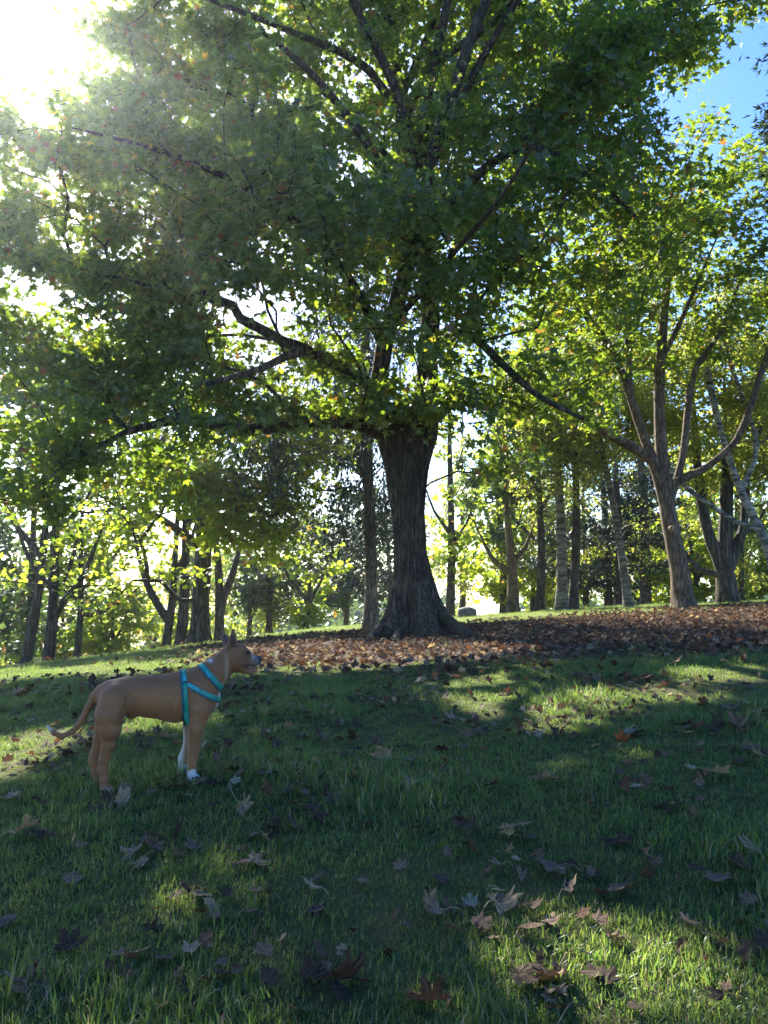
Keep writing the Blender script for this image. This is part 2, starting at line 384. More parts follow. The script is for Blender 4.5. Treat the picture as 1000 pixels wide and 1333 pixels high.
class Skel:
    def __init__(s): s.pos = []; s.par = []; s.path = []; s.dir = []; s.man = []; s.strands = []
    def add(s, p, par, man=0):
        p = np.asarray(p, dtype=float)
        if par < 0: s.path.append(0); s.dir.append(np.array([0, 0, 1.]))
        else:
            v = p - s.pos[par]; l = np.linalg.norm(v) + 1e-9; s.path.append(s.path[par] + l); s.dir.append(v / l)
        s.pos.append(p); s.par.append(par); s.man.append(man); return len(s.pos) - 1
    def limb(s, pts4, start=None, step=.45):
        pl = polyline(pts4, step); ids = []
        if start is None: prev = s.add(pl[0, :3], -1, pl[0, 3])
        else:
            prev = int(np.argmin(np.linalg.norm(np.array(s.pos) - pl[0, :3], axis=1)))
        ids = [prev]
        for q in pl[1:]:
            prev = s.add(q[:3], prev, q[3]); ids.append(prev)
        return ids
    def grow(s, tips, rng, bf=.3, minz=None, sag=.0, lo=0):
        for t in tips:
            A = np.array(s.pos); d = np.linalg.norm(A - t, axis=1)
            cost = d + bf * np.array(s.path) + .35 * np.clip(A[:, 2] - t[2], 0, None)
            if minz is not None: cost = cost + np.where(A[:, 2] < minz, 8, 0)
            i = int(np.argmin(cost)); a = A[i]; L = d[i]
            if L < .15: continue
            dirn = s.dir[i] * .45 + (t - a) / L * .8 + np.array([0, 0, .22 - sag]); dirn /= np.linalg.norm(dirn)
            c = a + dirn * L * .5; k = max(2, int(L / .42)); prev = i; ids = [i]
            jit = rng.normal(0, .028 * L, (k + 1, 3))
            for j in range(1, k + 1):
                u = j / k; q = (1 - u) ** 2 * a + 2 * u * (1 - u) * c + u * u * t + (jit[j] if j < k else 0)
                prev = s.add(q, prev); ids.append(prev)
            s.strands.append(ids)
    def radii(s, rt, ex=2.25):
        n = len(s.pos); acc = np.zeros(n); haschild = np.zeros(n, bool)
        for i in range(n - 1, 0, -1):
            if not haschild[i]: acc[i] = max(acc[i], 1)
            p_ = s.par[i]
            if p_ >= 0: acc[p_] += acc[i]; haschild[p_] = True
        s.acc = acc; s.rad = np.maximum(rt * np.power(np.maximum(acc, 1), 1 / ex), np.array(s.man)); return s.rad

def in_blobs(blobs, n, rng, shell=.5):
    vol = np.array([b[1][0] * b[1][1] * b[1][2] * (b[2] if len(b) > 2 else 1) for b in blobs]); vol /= vol.sum()
    out = []
    for b, v in zip(blobs, vol):
        k = max(1, int(n * v)); d = rng.normal(0, 1, (k, 3)); d /= np.linalg.norm(d, axis=1)[:, None]
        r = (shell ** 3 + rng.random(k) * (1 - shell ** 3)) ** (1 / 3)
        out.append(np.asarray(b[0]) + d * r[:, None] * np.asarray(b[1]))
    out = np.vstack(out); rng.shuffle(out); return out

def build_tree(name, label, cat, group, base, trunk, limbs, blobs, n_tips, n_leaves, leaf_size, T, leafmat, barkmat, seed,
               rt=.012, spread=(.30, .13), tilt=.5, mound=None, hang=0, bare=2.0, big_leaves=0, shell=.45, prune=1.0, bf=.3, trunk_mesh=None,
               tint_pow=1.0, limb_name='limb', sides=(14, 8, 5, 3), minr=.006, hole=0.0, gate=None, voids=()):
    rng = np.random.default_rng(seed)
    base = np.asarray(base, float)
    root = empty(name, base, label, cat, group)
    sk = Skel(); tr_ids = sk.limb(trunk)
    limb_ids = [sk.limb(l, start=True) for l in limbs]
    tips = in_blobs(blobs, n_tips, rng, shell)
    tips = tips[tips[:, 2] > ground(tips[:, 0], tips[:, 1]) + bare * .8]
    # gaps in the crown (noise) and gaps for the sun
    if hole > 0: tips = tips[fbm(tips * .55 + seed, 2) > -hole]
    if prune > .5: tips = tips[rng.random(len(tips)) > lit(tips) * .85]
    sk.grow(tips, rng, bf=bf, minz=base[2] + bare)
    rad = sk.radii(rt)
    pos = np.array(sk.pos)
    # trunk
    if trunk_mesh is not None: V, Fs = trunk_mesh
    else:
        pl = pos[tr_ids]; r = np.array([max(sk.man[i], 0.02) for i in tr_ids])
        n = len(pl)
        # resample finer and flare at the foot
        t = np.linspace(0, n - 1, n * 4); pl = np.stack([np.interp(t, np.arange(n), pl[:, k]) for k in range(3)], 1); r = np.interp(t, np.arange(n), r)
        h = pl[:, 2] - base[2]
        V, Fs = tube(pl, r, 20)
        V = V.reshape(len(pl), 20, 3); a = np.linspace(0, 2 * np.pi, 20, endpoint=False)
        fl = 1 + (.34 + .16 * np.sin(a * 4 + seed)[None] ) * np.exp(-np.clip(h, 0, None) / (.7 * r[0] + .08))[:, None]
        V = pl[:, None] + (V - pl[:, None]) * fl[..., None]
        V += ((fbm(V * 2.3 + seed, 2)) * .35 * r[:, None])[..., None] * (V - pl[:, None]) / (r[:, None, None] + 1e-6) * .9
        V[0, :, 2] -= .25; V = V.reshape(-1, 3)
    link('trunk', mesh_np(name + '_trunk', V - base, [Fs], barkmat), root)
    for ids in limb_ids:
        r = rad[ids].copy(); r[0] = min(r[0], r[1] * 1.15)
        pl = pos[ids]; n = len(pl); t = np.linspace(0, n - 1, n * 3)
        pl = np.stack([np.interp(t, np.arange(n), pl[:, k]) for k in range(3)], 1); r = np.interp(t, np.arange(n), r)
        V, Fs = tube(pl, r, 12); V += (fbm(V * 3 + seed, 2) * .3)[:, None] * (V - np.repeat(pl, 12, 0))
        link(limb_name, mesh_np(name + '_limb', V - base, [Fs], barkmat), root)
    Vs, Fq, off = [], [], 0
    for ids in sk.strands:
        r = rad[ids].copy(); r[0] = min(r[0], r[1] * 1.1)
        if r[-1] < minr: pass
        m_ = r.max(); sd_ = sides[0] if m_ > .09 else sides[1] if m_ > .04 else sides[2] if m_ > .018 else sides[3]
        V, Fs = tube(pos[ids], r, sd_); Vs.append(V - base); Fq.append(Fs + off); off += len(V)
    b_ = link('branch', mesh_np(name + '_branch', np.vstack(Vs), [np.vstack(Fq)], barkmat), root); b_['kind'] = 'stuff'
    # leaves on the outer twigs
    outer = [i for ids in sk.strands for i in ids[1:] if sk.acc[i] <= 3.5]
    outer = np.array(outer)
    ctr = tips.mean(0)
    pick = rng.choice(outer, n_leaves); pp = pos[pick]; par = pos[np.array(sk.par)[pick]]
    u = rng.random(n_leaves)[:, None]
    lp = pp * u + par * (1 - u)
    off_ = rng.normal(0, 1, (n_leaves, 3)) * np.array([spread[0], spread[0], spread[1]])
    lp = lp + off_
    if hang > 0:
        dn = rng.random(n_leaves) ** 1.3 * hang; lp[:, 2] -= dn
        lp[:, :2] -= off_[:, :2] * .7 * (dn / hang)[:, None]
    lp = lp[lp[:, 2] > ground(lp[:, 0], lp[:, 1]) + bare * .55]
    lp = lp[rng.random(len(lp)) > lit(lp) * prune]
    for (vc, vr, vp) in voids: lp = lp[(rng.random(len(lp)) > vp) | ((((lp - vc) / np.array(vr)) ** 2).sum(1) > 1 + .6 * fbm(lp * .8, 2))]
    if gate: lp = lp[rng.random(len(lp)) < np.clip(gate[0] + gate[1] * fbm(lp * gate[2] + 3 * seed, 2), .03, 1)]
    R = frames(lp, rng, ctr, tilt, droop=(1.0 if hang > 0 else None))
    sc = leaf_size * np.clip(rng.normal(1, .22, len(lp)), .5, 1.5)
    clump = .5 + 1.0 * fbm(lp * .9 + seed, 2)
    tint = np.clip(np.clip(rng.beta(2, 3.2, len(lp)) * .8 + clump * .3 + (rng.random(len(lp)) < .08) * .45, 0, .99) ** tint_pow, 0, 1)
    if big_leaves:
        # the leaves nearest to the camera are objects of their own
        dist = np.linalg.norm(lp - CAM, axis=1)
        az = np.abs(lp[:, 0] / lp[:, 1]) < .5
        near = np.argsort(np.where(az, dist, 99))[:big_leaves]
        keep = np.ones(len(lp), bool); keep[near] = False
        variants = []
        for k in range(6):
            V = T[0].copy(); V[:, 2] += rng.normal(0, .05, len(V))
            variants.append(mesh_np(name + '_leaf', V, [T[1]], leafmat, tint=np.full(len(V), [.1, .3, .5, .7, .88, .4][k])))
        for i in near:
            o = link('leaf', variants[rng.integers(6)], root)
            M_ = Matrix([[*(R[i][r_] * sc[i]), lp[i][r_] - base[r_]] for r_ in range(3)] + [[0, 0, 0, 1]]); o.matrix_local = M_
        lp, R, sc, tint = lp[keep], R[keep], sc[keep], tint[keep]
    V, Fs = place_template(T, lp, R, sc)
    cr = link('crown', mesh_np(name + '_crown', V - base, [Fs], leafmat, smooth=False, tint=np.repeat(tint, len(T[0]))), root); cr['kind'] = 'stuff'
    return root

# ------------------------------------------------------------------ the big maple
def main_trunk(base):
    """silhouette measured on the photo: (photo y, left x, right x) at 14 m"""
    rows = [(838, 468, 634), (826, 476, 622), (818, 484, 608), (806, 495, 595), (792, 500, 583), (775, 503, 575), (755, 508, 569), (735, 509, 563), (715, 509, 559), (690, 508, 558),
            (665, 505, 557), (640, 501, 559), (610, 497, 562), (585, 490, 568), (568, 484, 574), (556, 482, 574), (545, 484, 573), (534, 490, 570), (526, 500, 562), (520, 522, 540)]
    pts = []
    for (yy, l, r) in rows:
        c = P((l + r) / 2, yy, base[1]); pts.append((*c, (r - l) / 2 / F * 14.0))
    pts = np.array(pts); pts[0, 2] = base[2] - .2
    z = np.linspace(pts[0, 2], pts[-1, 2], 90); o = np.argsort(pts[:, 2])
    cx = np.interp(z, pts[o, 2], pts[o, 0]); rr = np.interp(z, pts[o, 2], pts[o, 3])
    k = np.array([.25, .5, .25]); 
    for _ in range(3): rr[1:-1] = np.convolve(rr, k, 'valid'); cx[1:-1] = np.convolve(cx, k, 'valid')
    ns = 128; a = np.linspace(0, 2 * np.pi, ns, endpoint=False)
    A_, Z_ = np.meshgrid(a, z); h = Z_ - base[2]
    core = np.interp(z, z, np.minimum(rr, .36 + 0 * rr) * .87)[:, None]
    flare = np.clip(rr[:, None] - .36, 0, None)
    lob = .5 + .5 * np.cos(A_ * 5 + .5 + .35 * np.sin(A_ * 2)); lob = lob ** 1.2
    # keep left and right silhouettes, lobes between
    side = np.abs(np.cos(A_)) ** 2
    R_ = core + flare * np.clip(.22 + 1.0 * lob * (1 - side) + .82 * side, 0, 1.15)
    P3 = np.stack([np.cos(A_) * 3.2, np.sin(A_) * 3.2, h * 1.1], -1)
    R_ *= 1 + .10 * fbm(P3, 2)
    ridg = np.abs(fbm(np.stack([np.cos(A_) * 9, np.sin(A_) * 9, h * 1.6], -1), 3)) * 2
    R_ -= .05 * (1 - np.clip(ridg * 3, 0, 1)) 
    V = np.stack([cx[:, None] + R_ * np.cos(A_), base[1] + R_ * np.sin(A_) * .95, Z_], -1)
    i = np.arange(len(z) - 1)[:, None] * ns; j = np.arange(ns)[None]; jn = (j + 1) % ns
    Fs = np.stack([i + j, i + jn, i + ns + jn, i + ns + j], -1).reshape(-1, 4)
    return V.reshape(-1, 3), Fs

B = TREE
def L(*pp): return [(*P(a, b, d), r) for (a, b, d, r) in pp]
trunk = [(B[0] - .1, B[1], B[2], .40)] + L((534, 700, 14, .33), (532, 620, 14, .34), (529, 580, 14, .34))
limbs = [
    L((545, 600, 14, .29), (554, 535, 14, .25), (557, 460, 14.05, .20), (560, 380, 14.2, .18), (545, 260, 14.5, .17), (520, 130, 15, .15), (505, 0, 15.5, .12), (500, -200, 16, .08), (495, -480, 16.2, .03)),
    L((515, 600, 14, .26), (497, 545, 13.95, .20), (492, 510, 13.9, .16), (500, 450, 13.7, .15), (530, 350, 13.4, .14), (565, 200, 13.2, .12), (610, 60, 13, .10), (660, -80, 12.8, .07), (700, -300, 12.6, .03)),
    L((505, 570, 13.9, .2), (475, 553, 13.6, .13), (400, 548, 13.2, .12), (320, 560, 12.8, .10), (235, 545, 12.5, .085), (170, 560, 12.2, .05), (110, 590, 11.9, .02)),
    L((494, 520, 13.9, .12), (450, 480, 13.5, .09), (400, 455, 13.0, .08), (340, 480, 12.4, .06), (270, 500, 11.8, .035)),
    L((558, 470, 14, .12), (600, 430, 13.5, .08), (650, 470, 13.0, .07), (700, 515, 12.5, .05), (760, 545, 12.0, .03)),
    L((556, 330, 14.3, .12), (600, 250, 13.8, .09), (680, 190, 13.2, .075), (760, 222, 12.9, .06), (830, 285, 12.7, .035)),
    L((530, 150, 15, .11), (560, 90, 14.6, .085), (640, 30, 14.2, .07), (730, -60, 13.8, .05), (820, -160, 13.5, .03)),
    L((530, 170, 14.9, .10), (480, 90, 14.2, .08), (400, 50, 13.5, .06), (300, 10, 12.8, .04), (200, -30, 12.2, .025)),
    L((520, 130, 15, .09), (560, 40, 15.3, .07), (590, -60, 15.6, .05), (620, -200, 16, .03)),
    L((545, 180, 14.8, .09), (610, 100, 15.2, .06), (680, 20, 15.6, .05), (770, -60, 16, .03)),
    L((500, 440, 13.7, .10), (430, 330, 13.0, .08), (330, 250, 12.2, .06), (220, 200, 11.6, .04), (110, 170, 11.2, .02)),
    L((548, 260, 14.5, .12), (552, 160, 14.2, .10), (575, 40, 13.8, .08), (600, -80, 13.4, .05), (630, -200, 13.2, .02)),
    L((545, 250, 14.4, .11), (520, 130, 13.8, .09), (468, 20, 13.2, .07), (420, -80, 12.6, .04), (380, -160, 12.4, .02)),
    L((550, 240, 14.3, .10), (600, 130, 13.6, .08), (655, 30, 13.0, .06), (710, -50, 12.5, .035)),
    L((538, 300, 14.2, .10), (480, 190, 13.4, .08), (410, 100, 12.7, .06), (340, 40, 12.0, .035)),
    L((545, 260, 14.5, .09), (500, 200, 15.2, .07), (420, 120, 16.3, .055), (320, 60, 17.5, .04), (200, 20, 18.5, .02)),
    L((512, 420, 13.6, .07), (540, 390, 12.6, .055), (590, 330, 11.6, .045), (650, 260, 10.6, .03), (700, 180, 9.8, .015)),
]
blobs = [(P(430, 140, 15.6), (5.3, 3.4, 3.6)), (P(210, 330, 13.4), (3.3, 3.2, 2.9)), (P(170, 535, 12.6), (2.9, 2.2, 1.25), 1.4), (P(30, 600, 12.2), (1.4, 1.6, .9), 1.3),
         (P(690, 270, 13.6), (3.2, 3.3, 2.6)), (P(640, 500, 12.8), (2.3, 1.4, .95), 1.3), (P(500, 400, 12.6), (2.6, 1.9, 2.0)), (P(560, 190, 12.5), (3.0, 2.6, 2.0), .3),
         (P(360, 480, 13.5), (2.2, 2.2, 1.5)), (P(330, 240, 10.8), (2.2, 1.6, 1.7)), (P(500, -350, 15.5), (5.2, 4.8, 3.4), .6), (P(770, 110, 13.5), (1.7, 2.2, 1.5)), (P(90, 190, 12.8), (1.8, 1.9, 1.0)), (P(40, 370, 12.6), (1.3, 1.4, 1.0)), (P(60, 500, 12.4), (1.5, 1.4, 1.0)), (P(230, 60, 14), (2.2, 2, 1.2), .8), (P(230, 370, 14), (2.0, 1.6, 1.2)), (P(350, 420, 13.8), (1.3, 1.2, 1.0), 1.5), (P(30, 420, 13), (1.3, 1.4, .9), 1.3), (P(140, 410, 13.6), (1.9, 1.3, 1.2), 1.8), (P(310, 410, 13.6), (1.5, 1.2, 1.1), 2.2), (P(170, 80, 14), (1.4, 1.6, .9)), (P(40, 150, 13.5), (1.1, 1.4, .6)), (P(850, 30, 14), (1.8, 2.2, 1.4), 1.4), (P(730, 10, 15), (2.0, 2.6, 1.5)), (P(950, 10, 14), (1.1, 1.6, .6)), (P(560, -60, 15), (3, 3, 1.6), .7), (P(240, 270, 14.5), (2.3, 2.0, 1.5), 1.5), (P(90, 330, 14), (1.6, 1.8, 1.2), 1.3), (P(60, 690, 12.0), (1.0, .8, .35), 1.0), (P(20, 300, 13), (.9, 1.2, 1.4)), (P(620, 620, 12.6), (1.2, .9, .6), 1.3)]
blobs = [(b_[0], (b_[1][0], b_[1][1] * .66, b_[1][2]), *b_[2:]) for b_ in blobs]
build_tree('maple_tree', 'huge dark spreading maple with flared trunk filling the middle and top of the picture', 'tree', None,
           B, trunk, limbs, blobs, 2450, 150000, .138, T_MAPLE, M_MAPLE, M_BARK, 11, rt=.0085, spread=(.26, .12), tilt=.8, gate=(.92, 3.2, 1.5), bare=1.9, big_leaves=280, voids=[(P(570, 90, 11.5), (2.0, 2.6, 1.9), .6), (P(450, 60, 12.0), (1.0, 2.0, .9), .6)],
           trunk_mesh=main_trunk(B), shell=.25, hole=.30)

# surface roots and thin shoots at the foot of the maple
# (the shoots hang in front of the bark: parts of the maple)
maple = bpy.data.objects['maple_tree']
for (x0, y0, x1, y1, r0) in ((500, 812, 468, 838, .10), (575, 800, 640, 832, .10), (520, 822, 505, 848, .09)):
    a = P(x0, y0, 13.75); b = hit(x1, y1); mid = (a + b) / 2; mid[2] -= .10; b[2] -= .05
    pl = polyline([(*a, r0), (*mid, r0 * .8), (*b, r0 * .35)], .08)
    V, Fs = tube(pl[:, :3], pl[:, 3], 14); V += (fbm(V * 5, 2) * .35)[:, None] * (V - np.repeat(pl[:, :3], 14, 0))
    link('root', mesh_np('maple_root', V - B, [Fs], M_BARK), maple)

# ------------------------------------------------------------------ tree on the right
def simple_tree(name, label, cat, group, px, D, r, H, crown_r, crown_c, n_tips, n_leaves, ls, T, lm, bm, seed, lean=(0, 0), fork=None, blobs=None, **kw):
    b = foot(px, D); top = b + np.array([lean[0], lean[1], H])
    tr = [(*b, r), (*(b + (top - b) * .25 + np.array([.08, 0, 0])), r * .8), (*(b + (top - b) * .6), r * .5), (*top, r * .15)]
    lb = []
    for (h0, dx, dy, dz, rr) in (fork or []):
        s = b + (top - b) * h0; e = s + np.array([dx, dy, dz]); mid = s + (e - s) * .5 + np.array([dx * .12, dy * .1, -dz * .06])
        lb.append([(*s, rr), (*mid, rr * .7), (*e, rr * .25)])
    bl = blobs or [(b + np.array([lean[0] * .8, lean[1], crown_c]), crown_r)]
    return build_tree(name, label, cat, group, b, tr, lb, bl, n_tips, n_leaves, ls, T, lm, bm, seed, **kw)

b = foot(888, 18.0)
D = 18.0
tr = [(*b, .235), *L((882, 730, D, .205), (869, 665, D, .175), (862, 600, D, .15), (858, 520, D, .12), (862, 440, D, .11), (870, 350, D, .08), (875, 250, D, .04))]
lb = [L((868, 655, D, .15), (850, 600, D - .1, .115), (828, 540, D - .3, .10), (812, 490, D - .5, .085), (780, 430, D - .8, .08), (735, 385, D - 1.2, .05), (690, 340, D - 1.5, .03)),
      L((850, 595, D - .1, .12), (800, 570, D - .6, .10), (745, 535, D - 1.2, .07), (700, 510, D - 1.8, .04)),
      L((872, 650, D, .10), (888, 600, D, .08), (895, 540, D + .1, .09), (905, 480, D + .2, .07), (940, 430, D + .3, .05), (965, 360, D + .4, .03)),
      L((878, 648, D, .11), (915, 612, D - .2, .085), (958, 575, D - .4, .075), (980, 520, D - .6, .08), (1000, 460, D - .8, .06), (1040, 400, D - 1, .03)),
      L((818, 505, D - .4, .08), (818, 430, D - .3, .06), (810, 360, D - .2, .04), (800, 280, D, .02)),
      L((862, 470, D, .07), (890, 410, D - .3, .05), (920, 340, D - .5, .03))]
bl = [(P(850, 330, 18), (3.6, 3.2, 3.0)), (P(960, 280, 18), (2.6, 2.6, 2.6)), (P(750, 420, 17), (1.9, 1.8, 1.5)), (P(730, 520, 16.5), (1.3, 1.2, .8)), (P(1060, 420, 18), (1.8, 2, 1.8))]
build_tree('maple_tree', 'maple with warm brown forked trunk standing on the rise right of the biggest tree', 'tree', None, b, tr, lb, bl, 460, 25000, .145, T_MAPLE, M_MAPLE, M_BARK2, 21, gate=(.7, 2.5, 1.3),
           rt=.0085, spread=(.26, .12), bare=3.2, shell=.3, hole=.08)
# cut branch stub on that trunk
t2 = bpy.data.objects['maple_tree.001']
a = P(874, 688, 17.72); V, Fs = tube([a, a + np.array([.0, -.10, .01]), a + np.array([0, -.12, .01])], [.07, .06, .005], 12)
link('branch_stub', mesh_np('branch_stub', V - b, [Fs], bark_mat('cut_wood', (.3, .2, .12), (.45, .34, .22))), t2)

BR = bark_mat('grey_birch_bark', (.05, .042, .036), (.20, .18, .155), birch=True, scale=.8)
far = dict(rt=.011, tilt=.6, sides=(10, 6, 4, 3), bare=2.2, shell=.3)
def ft(*a, **kw):
    q = dict(far); q.update(kw); return simple_tree(*a, **q)
GL, GRt = 'dark trunked trees along the left ridge', 'trees on the right ridge'
# left ridge
ft('broadleaf_tree', 'leftmost dark trunk leaning right on the left slope', 'tree', GL, 38, 24, .17, 9, (2.9, 2.6, 2.9), 7.5, 120, 5200, .19, T_LOBE, M_DARKLEAF, M_BARK3, 31, lean=(.9, 0), fork=[(.4, -1.5, 0, 2.5, .10), (.45, 1.6, .3, 2.2, .10)])
ft('broadleaf_tree', 'dark trunk with a branch rising to the right, second from the left edge', 'tree', GL, 68, 25.5, .20, 8.5, (2.8, 2.6, 2.6), 7.2, 120, 5000, .19, T_LOBE, M_DARKLEAF, M_BARK3, 32, lean=(.1, 0), fork=[(.2, 1.6, 0, 3.0, .13), (.24, .8, .4, 3.2, .10), (.3, -1.4, 0, 2.8, .10)])
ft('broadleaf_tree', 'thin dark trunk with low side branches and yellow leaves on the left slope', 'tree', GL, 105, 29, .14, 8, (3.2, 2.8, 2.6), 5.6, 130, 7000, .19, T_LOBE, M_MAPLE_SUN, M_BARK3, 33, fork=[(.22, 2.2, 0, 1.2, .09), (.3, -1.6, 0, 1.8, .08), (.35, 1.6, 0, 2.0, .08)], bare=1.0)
ft('broadleaf_tree', 'dark trunk forking in a wide V, left of the stout trunk', 'tree', GL, 219, 27, .15, 8, (2.6, 2.6, 2.6), 7.5, 100, 700, .19, T_LOBE, M_DARKLEAF, M_BARK3, 34, lean=(.5, 0), fork=[(.12, -1.3, 0, 3.2, .15), (.3, .9, .4, 3, .10)])
ft('broadleaf_tree', 'straight dark trunk touching the stout trunk on its left', 'tree', GL, 238, 27, .20, 8.5, (2.6, 2.6, 2.6), 7.8, 100, 700, .19, T_LOBE, M_DARKLEAF, M_BARK3, 35, lean=(.1, 0), fork=[(.5, 1.2, 0, 2.4, .12)])
ft('broadleaf_tree', 'dark trunk splitting low into two stems just above the dog head', 'tree', GL, 288, 28, .18, 8, (2.6, 2.6, 2.4), 7.4, 100, 700, .19, T_LOBE, M_DARKLEAF, M_BARK3, 36, lean=(-.5, 0), fork=[(.14, .9, 0, 3.4, .16), (.4, -1.2, 0, 2.6, .10)])
# the sunlit maple behind the left branches
b = foot(262, 24.5)
bl = [(P(285, 660, 20.8), (2.3, 2.0, 1.45), 1.6), (P(200, 640, 21), (2.5, 2.2, 1.8)), (P(350, 600, 21.5), (2.0, 1.8, 1.6)), (P(130, 700, 21.5), (1.7, 1.6, 1.1)),
      (P(420, 570, 23), (1.8, 1.8, 1.6)), (P(30, 620, 22), (1.8, 1.6, 1.5)), (P(220, 735, 20.6), (1.9, 1.2, .7), 1.5), (P(330, 715, 20.4), (1.2, 1.0, .7), 1.6), (P(120, 770, 20.8), (1.2, 1.0, .6), 1.3), (P(30, 730, 21), (1.5, 1.2, .8), 1.2)]
bl = [(b_[0], (b_[1][0], b_[1][1] * .55, b_[1][2]), *b_[2:]) for b_ in bl]
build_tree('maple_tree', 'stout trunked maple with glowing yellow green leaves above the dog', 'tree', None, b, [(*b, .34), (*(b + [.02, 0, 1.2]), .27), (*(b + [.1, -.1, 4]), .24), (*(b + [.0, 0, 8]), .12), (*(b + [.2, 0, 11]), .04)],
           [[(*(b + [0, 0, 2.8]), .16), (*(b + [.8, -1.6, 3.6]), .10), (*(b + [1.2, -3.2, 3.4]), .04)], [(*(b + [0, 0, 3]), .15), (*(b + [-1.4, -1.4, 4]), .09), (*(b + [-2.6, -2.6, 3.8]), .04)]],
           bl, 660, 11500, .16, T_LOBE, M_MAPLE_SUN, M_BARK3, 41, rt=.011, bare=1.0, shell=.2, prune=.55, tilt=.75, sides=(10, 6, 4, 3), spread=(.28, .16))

# weeping conifer behind the big trunk
b = foot(483, 20.5)
build_tree('weeping_conifer', 'weeping conifer with reddish trunk and hanging grey green curtains behind the biggest trunk', 'tree', None, b,
           [(*b, .19), (*(b + [.0, 0, 2]), .15), (*(b + [-.15, 0, 6]), .13), (*(b + [-.1, 0, 11]), .04)], [], [(b + np.array([-1.1, .2, 5.2]), (2.7, 2.2, 2.6)), (b + np.array([-.3, 0, 8.5]), (1.8, 1.8, 2.6))],
           230, 17000, .17, T_NEEDLE, M_NEEDLE, M_CONBARK, 51, rt=.008, hang=1.9, spread=(.16, .1), bare=1.2, tilt=.8, prune=.5, sides=(10, 6, 4, 3))

# right ridge trees
ft('broadleaf_tree', 'short brown trunk with dark round crown right of the white sky gap', 'tree', GRt, 666, 29, .24, 5.5, (2.3, 2.2, 1.7), 4.2, 120, 6500, .17, T_LOBE, M_DARKLEAF, M_BARK2, 61, lean=(-.2, 0), fork=[(.25, -1.1, 0, 1.5, .12), (.3, .9, 0, 1.6, .12)], bare=1.6)
ft('broadleaf_tree', 'dark upright trunk left of the pair of mottled birches', 'tree', GRt, 702, 28, .17, 9, (2.3, 2.2, 3.0), 6.6, 120, 7000, .17, T_LOBE, M_MAPLE, M_BARK3, 62, fork=[(.4, 1, 0, 2, .08), (.5, -1.2, 0, 1.6, .08)])
ft('birch_tree', 'mottled white and black birch trunk, left one of the close pair', 'tree', GRt, 730, 26, .20, 11, (2.3, 2.2, 3.4), 6.6, 150, 9500, .13, T_SMALL, M_BIRCH, BR, 63, hang=.7, bare=2.0, lean=(-.2, 0))
ft('birch_tree', 'grey brown trunk, right one of the close pair of birches', 'tree', GRt, 744, 26.3, .17, 10, (2.3, 2.0, 3.2), 7.4, 120, 7000, .13, T_SMALL, M_BIRCH, M_BARK3, 64, hang=.6, lean=(.4, 0))
ft('birch_tree', 'slim pale birch leaning left beside the dark bushy conifer', 'tree', GRt, 816, 25, .14, 10, (2.4, 2.2, 3.0), 7.2, 120, 8000, .13, T_SMALL, M_BIRCH, BR, 65, hang=.8, lean=(-1.4, 0), bare=3)
ft('spreading_conifer', 'dark blue green conifer with tiered branches down to the ground behind the slim birch', 'tree', GRt, 805, 33, .25, 9, (3.7, 2.6, 2.3), 3.2, 210, 15000, .24, T_NEEDLE, M_NEEDLE, M_CONBARK, 66, bare=.3, blobs=[(foot(790, 33) + np.array([0, 0, 2.6]), (3.6, 2.5, 2.1)), (foot(830, 33) + np.array([0, 0, 5.6]), (2.5, 2, 3.2))], spread=(.35, .06), prune=.5)
ft('spreading_conifer', 'tall blue conifer showing between the forked limbs of the brown maple', 'tree', GRt, 838, 38, .28, 15, (3.0, 2.6, 4.5), 9.5, 200, 13000, .26, T_NEEDLE, M_NEEDLE, M_CONBARK, 67, bare=2.0, spread=(.35, .07), prune=.5)
b = foot(945, 24)
build_tree('broadleaf_tree', 'dark many stemmed tree spreading like a vase right of the brown maple', 'tree', GRt, b, [(*b, .32), (*(b + [-.05, 0, .8]), .28), (*(b + [-.05, 0, 1.5]), .22), (*(b + [.1, 0, 4]), .12), (*(b + [.2, 0, 7]), .04)],
           [[(*(b + [-.1, 0, 1.0]), .2), (*(b + [-.55, 0, 2.3]), .17), (*(b + [-.75, 0, 4.2]), .12), (*(b + [-.8, 0, 6.5]), .04)],
            [(*(b + [0, 0, 1.0]), .2), (*(b + [.55, 0, 2.2]), .14), (*(b + [.8, 0, 4.0]), .10), (*(b + [1.5, 0, 6]), .03)],
            [(*(b + [0, 0, 1.1]), .16), (*(b + [.2, .1, 2.6]), .12), (*(b + [.35, .1, 5]), .06)],
            [(*(b + [-.2, 0, .7]), .12), (*(b + [-.9, -.1, 1.0]), .09), (*(b + [-1.6, -.2, 1.9]), .04)]],
           [(b + np.array([0, 0, 6.0]), (3.0, 2.6, 2.6))], 170, 9000, .15, T_LOBE, M_BIRCH, M_BARK3, 68, **{**far, 'bare': 2.6, 'prune': .7})
b = foot(1012, 21)
build_tree('birch_tree', 'pale birch at the right edge with a long stem leaning left', 'tree', GRt, b, [(*b, .15), *L((1003, 720, 21, .13), (990, 690, 21, .12), (965, 640, 21, .10), (938, 560, 21, .08), (920, 480, 21, .09), (905, 400, 21, .06), (890, 330, 21, .03))],
           [L((985, 690, 21, .07), (960, 680, 20.8, .055), (900, 640, 20.4, .06), (860, 600, 20, .03)), L((965, 640, 21, .07), (985, 580, 21.2, .055), (960, 500, 21.4, .06), (935, 420, 21.5, .03))],
           [(P(930, 480, 22), (2.4, 2.0, 2.0)), (P(990, 560, 22.5), (1.9, 1.8, 1.6)), (P(900, 380, 22), (2.6, 2.2, 2))], 200, 13000, .12, T_SMALL, M_BIRCH, M_BIRCHBARK, 69, **{**far, 'bare': 2.6, 'prune': .6, 'hang': .5})

